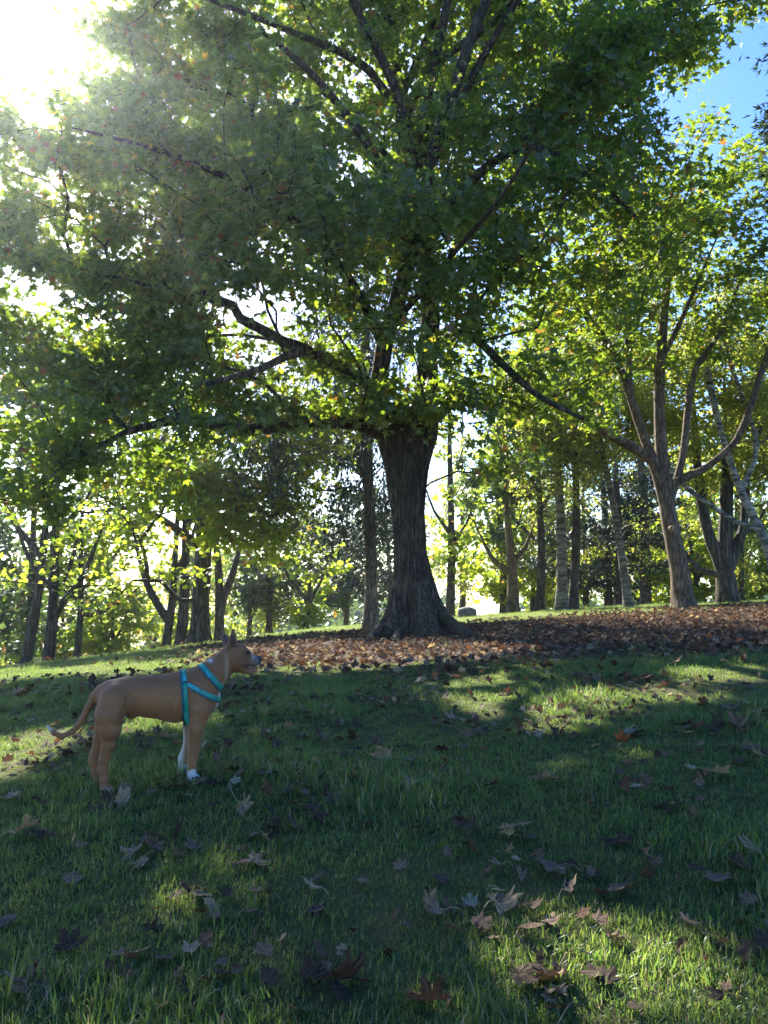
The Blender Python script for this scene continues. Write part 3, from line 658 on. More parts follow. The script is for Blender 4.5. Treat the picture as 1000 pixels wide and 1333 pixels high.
# conifer whose fronds reach in at the top right
b = foot(1190, 14)
ft('spreading_conifer', 'conifer beyond the right edge with feathery fronds reaching into the blue sky', 'tree', None, 1165, 14, .25, 14, (2.0, 2.2, 3.0), 9, 200, 12000, .20, T_NEEDLE, M_NEEDLE, M_CONBARK, 71, bare=3.5,
   blobs=[(P(1135, 200, 13.6), (1.75, 1.6, 2.6)), (P(1120, 40, 14), (1.5, 1.6, 1.2))], spread=(.22, .05), prune=.6)

# trees beyond the ridge: individuals
GB = 'trees beyond the ridge'
kinds = [('broadleaf_tree', M_MAPLE_SUN, T_LOBE, M_BARK3, 'yellow green broadleaf tree'), ('broadleaf_tree', M_BIRCH, T_SMALL, M_BARK3, 'pale green airy tree'),
         ('broadleaf_tree', M_DARKLEAF, T_LOBE, M_BARK3, 'dark green broadleaf tree'), ('spreading_conifer', M_NEEDLE, T_NEEDLE, M_CONBARK, 'dark conifer')]
spots = [  # px, D, kind, height, radius, label tail
    (-20, 38, 2, 9, 3.4, 'beyond the ridge at the left edge'), (30, 50, 1, 9, 3.8, 'far behind the leftmost leaning trunk'), (90, 44, 0, 7.5, 3.4, 'glowing behind the second and third trunks from the left'),
    (150, 40, 0, 5.2, 2.4, 'low and rounded in the gap right of the thin left trunk'), (205, 60, 1, 8.5, 3.8, 'far off behind the wide V shaped trunk'), (262, 52, 0, 8, 3.5, 'directly behind the stout trunk'),
    (325, 45, 1, 7, 3.2, 'behind the dog ears'), (352, 36, 2, 8, 2.6, 'with crossing branches right of the dog head'), (400, 42, 3, 8, 3.0, 'filling the gap left of the weeping conifer'), (398, 33, 0, 4.6, 1.4, 'small and bright before the dark conifer left of the big trunk'),
    (450, 48, 2, 10, 3.6, 'behind the weeping conifer curtains'), (510, 40, 3, 8, 2.8, 'hidden partly by the big trunk'), (600, 46, 1, 13, 3.0, 'touching the right side of the big trunk'),
    (585, 33, 0, 12, 2.0, 'whose light leaves hang just right of the big trunk'), (690, 46, 0, 8.5, 3.2, 'glowing between the two upright trunks'), (760, 44, 1, 10.5, 3.6, 'behind the pair of birches'), (700, 36, 1, 11, 2.8, 'rising above the short brown trunk'),
    (830, 55, 2, 9, 3.8, 'behind the dark conifers'), (905, 38, 0, 5.5, 2.6, 'bright and low between the brown maple and the vase shaped tree'), (930, 50, 1, 13, 4.0, 'tall behind the vase shaped tree'), (985, 40, 0, 6.0, 3.0, 'low and yellow at the right edge'),
    (40, 33, 2, 13, 3.4, 'tall at the left edge behind the low leaning trunks'),
    (1040, 34, 1, 12, 3.6, 'at the right edge behind the leaning birch'), (870, 44, 0, 12, 3.2, 'showing through the forked brown maple'), (960, 33, 1, 10.5, 2.8, 'pale leaved between the leaning birch stems'), (790, 36, 1, 12, 2.6, 'tall and sunlit left of the forked brown maple'),
    (655, 38, 0, 13, 2.4, 'sunlit above the white sky gap'), (-60, 28, 2, 10, 3.4, 'whose branches lean in at the left edge'), (1100, 26, 2, 12, 3.6, 'just beyond the right edge of the lawn'),
]
for i, (px, D, k, H, R0, tail) in enumerate(spots):
    nm, lm, T, bm, kd = kinds[k]
    dens = {0: 520, 1: 620, 2: 430, 3: 520}[k]
    nl = int(min(9500, dens * R0 * R0 * 1.0 + 1500)); nl = int(nl * .68)
    ls = {0: .24, 1: .19, 2: .25, 3: .30}[k] * (1 + (D - 35) / 90)
    zz = H * .5
    ft(nm, kd + ' ' + tail, 'tree', GB, px, D, .09 + .009 * H, H, (R0, R0 * .6, H * .46), zz, 110, nl, ls, T, lm, bm, 100 + i, lean=(random.uniform(-.5, .5), 0),
       fork=[(.25, random.uniform(.8, 1.6), 0, 2.2, .09), (.3, -random.uniform(.8, 1.6), 0, 2.0, .09)], bare=(.5 if k != 2 else 1.2), prune=(.15 if H > 12.9 and k == 2 else .75), hang=(.6 if k == 1 else 0))

# distant woodland as a mass on the low ground
rng = np.random.default_rng(5)
n = 26000
ang = rng.uniform(-.62, .62, n); dist = rng.uniform(95, 150, n)
xx = np.tan(ang) * dist; yy = dist
hmax = 7 + 5 * fbm(np.stack([xx * .05, yy * .05, 0 * xx], -1), 2) * 2
gapc = np.exp(-((ang - .125) / .035) ** 2) + .8 * np.exp(-((ang + .30) / .03) ** 2)
zz = ground(xx, yy) + rng.random(n) * hmax * (1 - .75 * np.clip(gapc, 0, 1))
lp = np.stack([xx, yy, zz], -1)
V, Fs = place_template(T_LOBE, lp, frames(lp, rng, np.array([0, 100, -8.]), .8), rng.uniform(.7, 1.3, n))
o = link('distant_woods', mesh_np('distant_woods', V, [Fs], M_DARKLEAF, smooth=False, tint=np.repeat(rng.random(n) * .9, len(T_LOBE[0])))); tag(o, 'distant dark woodland seen low through gaps between the ridge trees', 'woods', kind='stuff')

# boulder on the ridge
b = foot(607, 27.0)
u = np.linspace(0, np.pi, 18); v = np.linspace(0, 2 * np.pi, 28, endpoint=False); U, V_ = np.meshgrid(u, v, indexing='ij')
sp = np.stack([np.sin(U) * np.cos(V_), np.sin(U) * np.sin(V_), np.cos(U)], -1)
rr = np.sign(sp) * np.abs(sp) ** .75 * (1 + .35 * fbm(sp * 1.6 + 3, 3))[..., None] * np.array([.34, .3, .24])
i = np.arange(17)[:, None] * 28; j = np.arange(28)[None]; jn = (j + 1) % 28
Fs = np.stack([i + j, i + 28 + j, i + 28 + jn, i + jn], -1).reshape(-1, 4)
mr, N, Lk, out = mat_new('dark_stone'); tc = N.new('ShaderNodeTexCoord'); no = nd(N, 'ShaderNodeTexNoise', Scale=9.0, Detail=6.0); Lk.new(tc.outputs['Object'], no.inputs['Vector'])
p = nd(N, 'ShaderNodeBsdfPrincipled', Roughness=.9); Lk.new(ramp(N, Lk, no.outputs[0], [(.35, (.06, .06, .06)), (.7, (.2, .19, .18))]), p.inputs['Base Color'])
bp = nd(N, 'ShaderNodeBump', Strength=.8, Distance=.03); Lk.new(no.outputs[0], bp.inputs['Height']); Lk.new(bp.outputs[0], p.inputs['Normal']); Lk.new(p.outputs[0], out.inputs[0])
o = link('boulder', mesh_np('boulder', rr.reshape(-1, 3), [Fs], mr), loc=b + [0, 0, .1]); tag(o, 'low dark boulder on the ridge beside the big trunk', 'boulder')

# ------------------------------------------------------------------ grass (tufts spread by geometry nodes)
def tuft_mesh(k, nb, h, wd, spread_):
    rng = np.random.default_rng(900 + k); Vs, Fq, tn = [], [], []
    for i in range(nb):
        hh = h * rng.uniform(.45, 1.25); w_ = wd * rng.uniform(.7, 1.3); a = rng.uniform(0, 6.283); bend = rng.uniform(.1, .95); 
        base = np.array([rng.normal(0, spread_), rng.normal(0, spread_), 0]); dr = np.array([math.cos(a), math.sin(a), 0]); sd_ = np.array([-math.sin(a), math.cos(a), 0])
        lv = 4; o = sum(len(v) for v in Vs); vv = []
        for j in range(lv):
            t = j / (lv - 1); c = base + dr * hh * bend * t * t + np.array([0, 0, hh * (t - .45 * bend * t * t)]); wj = w_ * (1 - t ** 1.8) * .5
            if j < lv - 1: vv += [c - sd_ * wj, c + sd_ * wj]
            else: vv += [c]
        Vs.append(np.array(vv)); Fq += [(o, o + 1, o + 3, o + 2), (o + 2, o + 3, o + 5, o + 4)]
        Fq += [(o + 4, o + 5, o + 6, o + 6)]
        tn += [min(1, max(0, rng.beta(1.8, 2.6) + (.5 if rng.random() < .13 else 0)))] * len(vv)
    Fq = np.array(Fq); q = Fq[Fq[:, 2] != Fq[:, 3]]; t = Fq[Fq[:, 2] == Fq[:, 3]][:, :3]
    return mesh_np('grass_tuft', np.vstack(Vs), [q, t], M_GRASS, tint=np.array(tn))

def scatter(name, coll, pts, rots, scales, ids, label, cat):
    me = bpy.data.meshes.new(name); n = len(pts)
    me.vertices.add(n); me.vertices.foreach_set('co', np.asarray(pts, dtype=np.float32).ravel())
    a = me.attributes.new('rot', 'FLOAT_VECTOR', 'POINT'); a.data.foreach_set('vector', np.asarray(rots, dtype=np.float32).ravel())
    a = me.attributes.new('scl', 'FLOAT', 'POINT'); a.data.foreach_set('value', np.asarray(scales, dtype=np.float32))
    a = me.attributes.new('pick', 'INT', 'POINT'); a.data.foreach_set('value', np.asarray(ids, dtype=np.int32))
    me.update()
    o = link(name, me); tag(o, label, cat, kind='stuff')
    g = bpy.data.node_groups.new(name + '_spread', 'GeometryNodeTree')
    g.interface.new_socket('Geometry', in_out='INPUT', socket_type='NodeSocketGeometry'); g.interface.new_socket('Geometry', in_out='OUTPUT', socket_type='NodeSocketGeometry')
    N = g.nodes; Lk = g.links; gi = N.new('NodeGroupInput'); go = N.new('NodeGroupOutput')
    ci = N.new('GeometryNodeCollectionInfo'); ci.inputs['Collection'].default_value = coll; ci.inputs['Separate Children'].default_value = True; ci.inputs['Reset Children'].default_value = True
    ip = N.new('GeometryNodeInstanceOnPoints'); ip.inputs['Pick Instance'].default_value = True
    def at(nm, ty):
        q = N.new('GeometryNodeInputNamedAttribute'); q.data_type = ty; q.inputs[0].default_value = nm; return q.outputs[0]
    er = N.new('FunctionNodeEulerToRotation'); Lk.new(at('rot', 'FLOAT_VECTOR'), er.inputs[0])
    Lk.new(gi.outputs[0], ip.inputs['Points']); Lk.new(ci.outputs[0], ip.inputs['Instance']); Lk.new(at('pick', 'INT'), ip.inputs['Instance Index'])
    Lk.new(er.outputs[0], ip.inputs['Rotation']); Lk.new(at('scl', 'FLOAT'), ip.inputs['Scale']); Lk.new(ip.outputs[0], go.inputs[0])
    md = o.modifiers.new('spread', 'NODES'); md.node_group = g
    return o

def field(y0, y1, dens, margin=.06, rng=RNG):
    area_w = (y1 * (.49 + margin) + .5) * 2; n = int(area_w * (y1 - y0) * dens)
    x = rng.uniform(-area_w / 2, area_w / 2, n); y = rng.uniform(y0, y1, n)
    k = np.abs(x) < y * (.49 + margin) + .5
    return x[k], y[k]
c1 = bpy.data.collections.new('tuft_sources')
for k in range(8):
    me = tuft_mesh(k, 24, .047 if k < 5 else .085, .0040, .034); c1.objects.link(bpy.data.objects.new('grass_tuft_%02d' % k, me))
xs, ys = [], []
for (a, b_, d) in ((1.5, 3.5, 1150), (3.5, 5.5, 800), (5.5, 8, 480), (8, 12, 250), (12, 20, 110), (20, 31, 34)):
    x, y = field(a, b_, d); xs.append(x); ys.append(y)
xs = np.concatenate(xs); ys = np.concatenate(ys)
mu = mulch(xs, ys); pat = fbm(np.stack([xs * 1.3, ys * 1.3, 0 * xs], -1), 3)
k = RNG.random(len(xs)) > np.clip(mu * 1.5 - .15, 0, .985) * 1.0
k &= (RNG.random(len(xs)) < .95 + .7 * pat)
xs, ys, pat = xs[k], ys[k], pat[k]
sc = np.clip(RNG.normal(.9, .22, len(xs)) * (1 + 1.3 * pat), .35, 1.7) * np.interp(ys, [2, 4, 6, 12, 30], [.92, .9, .78, .85, 1.5]) * np.where(ys > 13, .75, 1)
rot = np.stack([RNG.normal(0, .16, len(xs)), RNG.normal(0, .16, len(xs)), RNG.uniform(0, 6.28, len(xs))], -1)
cg = fbm(np.stack([xs * 1.5, ys * 1.5, 0 * xs + 4], -1), 2); sc = sc * np.where((cg > .03) & (ys > 4.5), 0.75, 1)
ids = np.where((pat > .05) & (RNG.random(len(xs)) < .45), RNG.integers(5, 8, len(xs)), RNG.integers(0, 5, len(xs)))
scatter('grass', c1, np.stack([xs, ys, ground(xs, ys) - .006], -1), rot, sc, ids, 'green lawn grass covering the slope in front of the trees', 'grass')

# ------------------------------------------------------------------ fallen leaves
def dry_leaf_mesh(k, mat, curl, fine=True):
    """palmate leaf, unit span about 1, curled and folded; UV holds the flat layout"""
    rng = np.random.default_rng(300 + k)
    n = 60 if fine else 22; rings = 5 if fine else 2
    th = np.linspace(-math.pi * .93, math.pi * .93, n)          # angle from the leaf tip direction
    q = th / .70
    lobe = np.abs(q - np.round(q)) * 2                           # 0 on a lobe axis, 1 in a sinus
    axis = np.clip(np.round(q), -2, 2)
    Lr = np.interp(np.abs(axis), [0, 1, 2], [1.0, .92, .62])
    r = Lr * (1 - .50 * lobe ** 1.35) * np.where(np.abs(th) > 1.85, np.interp(np.abs(th), [1.85, 2.9], [.9, .25]), 1)
    if fine: r *= 1 + .09 * np.sin(np.arange(n) * 2.4) + rng.normal(0, .03, n)
    r *= .62
    V = [(0, 0, 0)]; 
    for j in range(1, rings + 1): 
        t = j / rings; V += [(r[i] * t * math.sin(th[i]), r[i] * t * math.cos(th[i]), 0) for i in range(n)]
    V = np.array(V); uv = V[:, :2].copy()
    Fs3 = [(0, 2 + i, 1 + i) for i in range(n - 1)]; F4 = []
    for j in range(rings - 1):
        a = 1 + j * n; b_ = a + n
        F4 += [(a + i, a + i + 1, b_ + i + 1, b_ + i) for i in range(n - 1)]
    rr_ = np.linalg.norm(uv, axis=1); ang = np.arctan2(uv[:, 0], uv[:, 1])
    z = .11 * curl * rr_ ** 1.5 * np.sin(ang * rng.integers(2, 4) + rng.uniform(0, 6)) * 2.0
    z += .10 * np.cos(ang / .70 * 2 * math.pi) * rr_ * .7       # pleated between the ribs
    z += (fbm(np.c_[uv * 4, 0 * rr_ + k], 2)) * .22 * curl * rr_ * 1.6
    V[:, 2] = z
    # roll up along a random axis
    ax = rng.uniform(0, 3.14); d = np.array([math.cos(ax), math.sin(ax)]); s = V[:, :2] @ d; R0 = .55 / max(curl, .05)
    # one side curls over more strongly than the other
    an = np.where(s > 0, s, s * .45) / R0; ns = R0 * np.sin(an); up = R0 * (1 - np.cos(an))
    V[:, :2] += (ns - s)[:, None] * d[None]; V[:, 2] += up
    # crumple
    V += np.stack([fbm(V * 5 + 11 * k + j, 3) for j in range(3)], -1) * .26 * curl * np.array([1, 1, .8])
    V[:, 2] *= .72
    # stalk
    m_ = len(V); sa = rng.uniform(-.6, .6); L_ = rng.uniform(.35, .6)
    st = [np.array([math.sin(sa) * -L_ * t, -L_ * t, .03 + .10 * curl * math.sin(t * 3)]) for t in np.linspace(0, 1, 4)]
    TV, TF = tube(np.array(st), [.012, .010, .009, .014], 4)
    V = np.vstack([V, TV]); uv = np.vstack([uv, np.tile([0, .0], (len(TV), 1))])
    V[:, 2] -= np.percentile(V[:, 2], 8)
    return mesh_np('dry_leaf', V, [np.array(Fs3)] + ([np.array(F4)] if F4 else []) + [TF + m_], mat, uv=uv)

LV = {}
def leaf_variant(color, curl_class, fine=True):
    key = (color, curl_class, fine, random.randrange(3))
    if key not in LV:
        LV[key] = dry_leaf_mesh(len(LV) * 7 + 3, M_DRY[color], {'flat': .22, 'bent': .6, 'curled': 1.05, 'crumpled': 1.5}[curl_class], fine)
    return LV[key]
def put_leaf(px, py, wpx, color, cc, label=None, group=None, up=None, fine=True, name='fallen_leaf'):
    h = hit(px, py); dist = np.linalg.norm(h - CAM); size = wpx / F * dist
    o = link(name, leaf_variant(color, cc, fine), loc=h + [0, 0, .022 + .07 * size])
    sc_ = size * {'flat': 1.0, 'bent': 1.08, 'curled': 1.15, 'crumpled': 1.25}[cc] * .95
    o.scale = (sc_,) * 3
    # lean towards the slope with some disorder
    tl = {'flat': .16, 'bent': .22, 'curled': .32, 'crumpled': .6}[cc]
    o.rotation_euler = (random.gauss(.12, tl), random.gauss(0, tl), random.uniform(0, 6.28)) if up is None else up
    return tag(o, label, 'leaf', group)
SP = [
    (657, 1090, 74, 'pale', 'flat', 'largest open pale brown maple leaf, right of a dark crumpled one in mid lawn'),
    (613, 1082, 50, 'dark', 'crumpled', 'dark crumpled leaf touching the left of the largest open pale leaf'),
    (610, 1106, 36, 'green', 'bent', 'grey green leaf just below the dark crumpled leaf in mid lawn'),
    (574, 1203, 52, 'pale', 'crumpled', 'crumpled grey brown leaf at the left end of the bottom sunlit patch'),
    (588, 1192, 26, 'orange', 'bent', 'small rust red leaf on top of the crumpled grey brown one'),
    (592, 1222, 30, 'brown', 'curled', 'brown leaf just below the crumpled grey one beside the sunlit patch'),
    (646, 1190, 54, 'tan', 'curled', 'tan sunlit leaf with one lobe raised, top edge of the bottom sunlit patch'),
    (628, 1213, 28, 'orange', 'bent', 'orange brown leaf lit by the sun below the tan raised leaf'),
    (678, 1234, 22, 'brown', 'crumpled', 'small brown leaf standing in the bottom sunlit grass'),
    (733, 1282, 68, 'brown', 'crumpled', 'big brown leaf folded upward at the bottom, right of centre'),
    (672, 1283, 60, 'dark', 'curled', 'dark flat pile leaf left of the big folded leaf at the bottom'),
    (708, 1262, 26, 'dark', 'curled', 'dark twisted leaf stub standing left of the big folded leaf'),
    (728, 1143, 52, 'brown', 'curled', 'brown leaf with a long pointed lobe above the sunlit patch'),
    (766, 1134, 26, 'orange', 'bent', 'small reddish leaf right of the long pointed brown leaf'),
    (803, 1165, 42, 'brown', 'curled', 'thin rolled brown leaf below and right of the small reddish one'),
    (818, 1106, 42, 'dark', 'crumpled', 'dark crumpled leaf alone in the shade right of the largest pale leaf'),
    (928, 1156, 48, 'brown', 'curled', 'arched brown leaf in the shade near the right side'),
    (908, 1143, 26, 'dark', 'bent', 'dark leaf touching the arched brown leaf on its upper left'),
    (986, 1120, 44, 'pale', 'bent', 'pale brown leaf cut by the right edge, lower half'),
    (972, 1214, 24, 'orange', 'curled', 'small orange brown leaf near the right edge above another orange one'),
    (976, 1250, 28, 'orange', 'curled', 'orange leaf near the right edge at the border of the sunlit grass'),
    (888, 1237, 26, 'dark', 'crumpled', 'dark small leaf on the upper border of the right sunlit grass'),
    (794, 1232, 34, 'brown', 'curled', 'brown lacy leaf in the middle of the sunlit grass'),
    (172, 1253, 40, 'pale', 'flat', 'pale lilac grey leaf lying open at the lower left'),
    (192, 1222, 32, 'dark', 'crumpled', 'dark rolled leaf just above the pale lilac leaf'),
    (58, 1302, 58, 'brown', 'crumpled', 'brown leaf standing upright in the bottom left corner'),
    (84, 1252, 46, 'dark', 'curled', 'dark curled leaf above the upright one in the bottom left corner'),
    (90, 1240, 22, 'pale', 'bent', 'small pale leaf tip over the dark curled leaf at lower left'),
    (420, 1268, 34, 'pale', 'bent', 'pale leaf on top of the dark leaf pile at bottom centre left'),
    (440, 1290, 58, 'dark', 'crumpled', 'large dark leaf heap at bottom centre left'),
    (402, 1288, 44, 'dark', 'curled', 'dark leaf at the left side of the bottom heap'),
    (312, 1275, 18, 'pale', 'bent', 'tiny pale leaf between the lilac leaf and the bottom heap'),
    (330, 1133, 48, 'pale', 'curled', 'pinkish grey leaf lying in the shade below the dog front feet'),
    (347, 1120, 22, 'orange', 'curled', 'small orange brown leaf standing at the right of the pinkish grey one'),
    (412, 1166, 34, 'tan', 'curled', 'tan rolled leaf half way down the lawn, left of centre'),
    (408, 1155, 22, 'brown', 'curled', 'brown upright leaf just behind the tan rolled leaf'),
    (469, 1155, 30, 'pale', 'flat', 'pale lilac leaf left of centre beside the tan rolled leaf'),
    (351, 1193, 20, 'dark', 'crumpled', 'small black leaf standing alone left of centre'),
    (186, 1128, 30, 'tan', 'bent', 'pale tan leaf at the lower left of the pile under the dog'),
    (205, 1112, 42, 'brown', 'crumpled', 'largest brown leaf of the pile under the dog'),
    (180, 1116, 36, 'pale', 'curled', 'grey leaf at the left of the pile under the dog'),
    (230, 1122, 26, 'orange', 'bent', 'orange brown leaf at the right of the pile under the dog'),
    (228, 1100, 34, 'dark', 'crumpled', 'dark leaf at the top of the pile under the dog'),
    (314, 1056, 38, 'pale', 'crumpled', 'greyish leaf standing up right of and below the dog front feet'),
    (345, 1040, 24, 'orange', 'crumpled', 'reddish brown crumpled leaf right of the dog front feet'),
    (287, 1026, 38, 'dark', 'crumpled', 'dark leaf close to the dog white front paws'),
    (166, 1031, 36, 'pale', 'bent', 'pale leaf beside the dog hind paws'),
    (146, 1052, 44, 'dark', 'crumpled', 'dark leaf heap below the dog hind paws'),
    (130, 1066, 30, 'dark', 'curled', 'dark leaf at the lower left of the heap below the hind paws'),
    (208, 1033, 38, 'dark', 'crumpled', 'dark leaf half way between the dog hind and front paws'),
    (196, 1036, 22, 'brown', 'bent', 'brown leaf just left of the dark one between the paws'),
    (384, 1054, 28, 'orange', 'curled', 'orange brown leaf in the row right of the dog, middle distance'),
    (410, 1062, 42, 'dark', 'crumpled', 'dark leaf clump in the shade right of the orange brown leaf'),
    (430, 1046, 32, 'dark', 'curled', 'dark leaf at the upper right of the dark clump'),
    (455, 1022, 34, 'brown', 'curled', 'brown leaf left of the pinkish one, centre of the lawn'),
    (538, 1028, 30, 'pale', 'bent', 'pinkish grey leaf near the centre of the lawn'),
    (505, 992, 34, 'pale', 'crumpled', 'light grey leaf up the lawn just left of centre'),
    (535, 996, 26, 'green', 'curled', 'grey green leaf right of the light grey one up the lawn'),
    (698, 964, 26, 'pale', 'bent', 'pinkish leaf on the shaded lawn below the upper sunlit band'),
    (702, 1024, 34, 'pale', 'crumpled', 'grey crumpled leaf in the middle of the right half of the lawn'),
    (640, 1030, 26, 'dark', 'curled', 'dark leaf left of the grey crumpled one in the right half'),
    (768, 1042, 26, 'brown', 'curled', 'brown leaf right of and below the grey crumpled one'),
    (936, 1015, 34, 'tan', 'bent', 'tan leaf near the right side under the leaf clusters'),
    (918, 1018, 30, 'brown', 'crumpled', 'brown leaf touching the tan leaf near the right side'),
    (966, 958, 36, 'brown', 'crumpled', 'large reddish brown leaf standing near the right edge'),
    (934, 960, 36, 'dark', 'crumpled', 'dark leaf left of the large reddish one near the right edge'),
    (905, 955, 34, 'brown', 'curled', 'brown leaf at the left of the cluster near the right edge'),
    (985, 985, 30, 'brown', 'curled', 'brown leaf below the large reddish one at the right edge'),
    (832, 962, 30, 'dark', 'crumpled', 'dark leaf on the border of the upper sunlit band, right side'),
    (657, 912, 24, 'orange', 'curled', 'reddish leaf standing at the left end of the upper sunlit band'),
    (22, 1094, 42, 'pale', 'curled', 'long pale leaf strip at the left edge'),
    (52, 1095, 30, 'brown', 'curled', 'brown leaf right of the long pale strip at the left edge'),
    (14, 1042, 30, 'tan', 'bent', 'tan leaf at the left edge above the pale strip'),
    (205, 965, 36, 'pale', 'crumpled', 'light leaf seen under the dog belly'),
    (185, 968, 26, 'brown', 'crumpled', 'brown leaf seen under the dog belly behind the hind legs'),
    (300, 978, 30, 'dark', 'crumpled', 'dark leaf just right of the dog front legs'),
    (318, 1000, 26, 'brown', 'curled', 'brown leaf right of the dog paws'),
    (362, 978, 26, 'dark', 'crumpled', 'dark leaf in the shade right of the dog chest'),
    (425, 965, 30, 'brown', 'curled', 'brown leaf up the lawn below the big trunk, left'),
    (566, 1318, 54, 'dark', 'curled', 'dark leaf cut by the bottom edge left of the big folded leaf'),
    (480, 1080, 24, 'dark', 'curled', 'small dark leaf in the centre of the lawn'),
    (870, 1060, 26, 'dark', 'curled', 'dark leaf in deep shade, right half, alone'),
    (945, 1300, 24, 'brown', 'curled', 'brown leaf in the sunlit grass of the bottom right corner'),
    (820, 1322, 30, 'brown', 'bent', 'brown leaf at the bottom edge in the sunlit grass'),
    (940, 850, 16, 'orange', 'bent', 'bright orange leaf far up the lawn at the right'),
    (392, 861, 15, 'tan', 'bent', 'yellow leaf on the brown litter right of the dog nose'),
]
for a in SP: put_leaf(a[0], a[1], a[2], a[3], a[4], a[5], 'fallen leaves on the lawn')
cl = [('dark', .36), ('brown', .34), ('pale', .13), ('orange', .07), ('tan', .04), ('green', .06)]
def pickc(): return random.choices([c for c, _ in cl], [w_ for _, w_ in cl])[0]
# smaller scattered ones: colour, shape and the nearest landmark single each out
LM = [(657, 1090, 'the largest open pale leaf'), (574, 1203, 'the crumpled leaf at the left end of the bottom sunlit patch'), (733, 1282, 'the big folded leaf at the bottom'), (728, 1143, 'the long pointed brown leaf'),
      (818, 1106, 'the lone dark leaf in the right half'), (928, 1156, 'the arched brown leaf near the right side'), (986, 1120, 'the pale leaf cut by the right edge'), (976, 1250, 'the orange leaf near the right edge'),
      (172, 1253, 'the pale lilac leaf at the lower left'), (58, 1302, 'the upright leaf in the bottom left corner'), (430, 1280, 'the dark heap at bottom centre left'), (330, 1133, 'the pinkish grey leaf below the dog front feet'),
      (412, 1166, 'the tan rolled leaf left of centre'), (205, 1112, 'the leaf pile under the dog'), (314, 1056, 'the greyish upright leaf near the dog paws'), (146, 1052, 'the dark heap below the hind paws'),
      (410, 1062, 'the dark clump right of the dog'), (538, 1028, 'the pinkish leaf near the centre'), (505, 992, 'the light grey leaf up the lawn'), (702, 1024, 'the grey crumpled leaf in the right half'), (936, 1015, 'the tan leaf near the right side'),
      (966, 958, 'the reddish upright leaf near the right edge'), (657, 912, 'the left end of the upper sunlit band'), (780, 915, 'the middle of the upper sunlit band'), (22, 1094, 'the long pale strip at the left edge'),
      (245, 1012, 'the dog front paws'), (135, 1022, 'the dog hind paws'), (65, 942, 'the dog tail tip'), (335, 872, 'the dog muzzle'), (545, 830, 'the foot of the biggest tree'), (888, 795, 'the foot of the brown forked tree')]
used_l = set()
def where_label(x, y, c, st):
    cw = {'green': 'grey green'}.get(c, c)
    for (lx, ly, nm) in sorted(LM, key=lambda q: (q[0] - x) ** 2 + 2.0 * (q[1] - y) ** 2)[:9]:
        dx, dy = x - lx, (y - ly) * 1.6; d = math.hypot(dx, dy); a = math.degrees(math.atan2(-dy, dx)) % 360
        w8 = ['right of', 'up and right of', 'above', 'up and left of', 'left of', 'down and left of', 'below', 'down and right of'][int((a + 22.5) // 45) % 8]
        pre = 'close ' if d < 55 else '' if d < 120 else 'some way ' if d < 220 else 'far '
        l = 'small %s %s leaf %s%s %s' % (cw, st, pre, w8, nm)
        if l not in used_l and len(l.split()) <= 16: used_l.add(l); return l
    return None
n = 0
while n < 210:
    x, y = random.uniform(0, 1000), 885 + 445 * random.random() ** 1.5
    if y > 1010 and random.random() < .55: continue
    if vnoise(np.array([[x * .012, y * .03, 3.1]]))[0] < .42: continue
    if abs(x - 190) < 95 and 930 < y < 1030: continue
    D = hit(x, y)[1]; wpx = random.uniform(.055, .12) * F / D
    c = pickc(); st_ = random.choice(['bent', 'curled', 'crumpled']); lb_ = where_label(x, y, c, st_)
    if lb_ is None: continue
    put_leaf(x, y, wpx, c, st_, lb_, 'small loose leaves in the grass', fine=False)
    n += 1
# leaf litter round the tree and thinning out into the lawn: uncountable
c2 = bpy.data.collections.new('litter_sources')
names = []
for k in range(12):
    c = ['dark', 'brown', 'tan', 'dark', 'dark', 'pale', 'brown', 'brown', 'dark', 'brown', 'orange', 'dark'][k]
    c2.objects.link(bpy.data.objects.new('litter_leaf_%02d' % k, dry_leaf_mesh(500 + k, M_DRY[c], .5 + .08 * k, False)))
x = RNG.uniform(-9, 17, 75000); y = RNG.uniform(4, 22, 75000)
mu = mulch(x, y) * (y > 6.5); thin = np.clip((y - 3.5) / 3, 0, 1) * np.clip((20 - y) / 3, 0, 1) * np.clip((9.8 - y) / 1.5 + np.clip((x + 2.5) / 1.5, 0, 5), 0, 1)
cl_ = fbm(np.stack([x * 1.5, y * 1.5, 0 * x + 4], -1), 2)
pr = np.clip(mu * .95 + thin * (.07 + 2.6 * np.clip(cl_ - .02, 0, 1)), 0, .9) * (np.abs(x) < y * .56 + 1)
k = RNG.random(len(x)) < pr
dt = np.hypot(x - B[0] + .1, y - B[1]); k &= dt > .5
x, y = x[k], y[k]
xn, yn = field(1.8, 6.5, 170); cn = fbm(np.stack([xn * 1.6, yn * 1.6, 0 * xn + 8], -1), 2); kk = RNG.random(len(xn)) < np.clip(cn * 3, 0, 1)
x = np.concatenate([x, xn[kk]]); y = np.concatenate([y, yn[kk]])
rot = np.stack([RNG.normal(0, .5, len(x)), RNG.normal(0, .5, len(x)), RNG.uniform(0, 6.28, len(x))], -1)
zl = ground(x, y) + np.where(y < 7, .034, .050 + .02 * RNG.random(len(x))) * (1 - .5 * mulch(x, y))
sl = RNG.uniform(.07, .15, len(x)) * np.where(y < 6.5, .70, 1) * (1 - .2 * mulch(x, y))
scatter('leaf_litter', c2, np.stack([x, y, zl], -1), rot, sl, RNG.integers(0, 12, len(x)), 'carpet of brown dry leaves under the biggest tree', 'leaf litter')

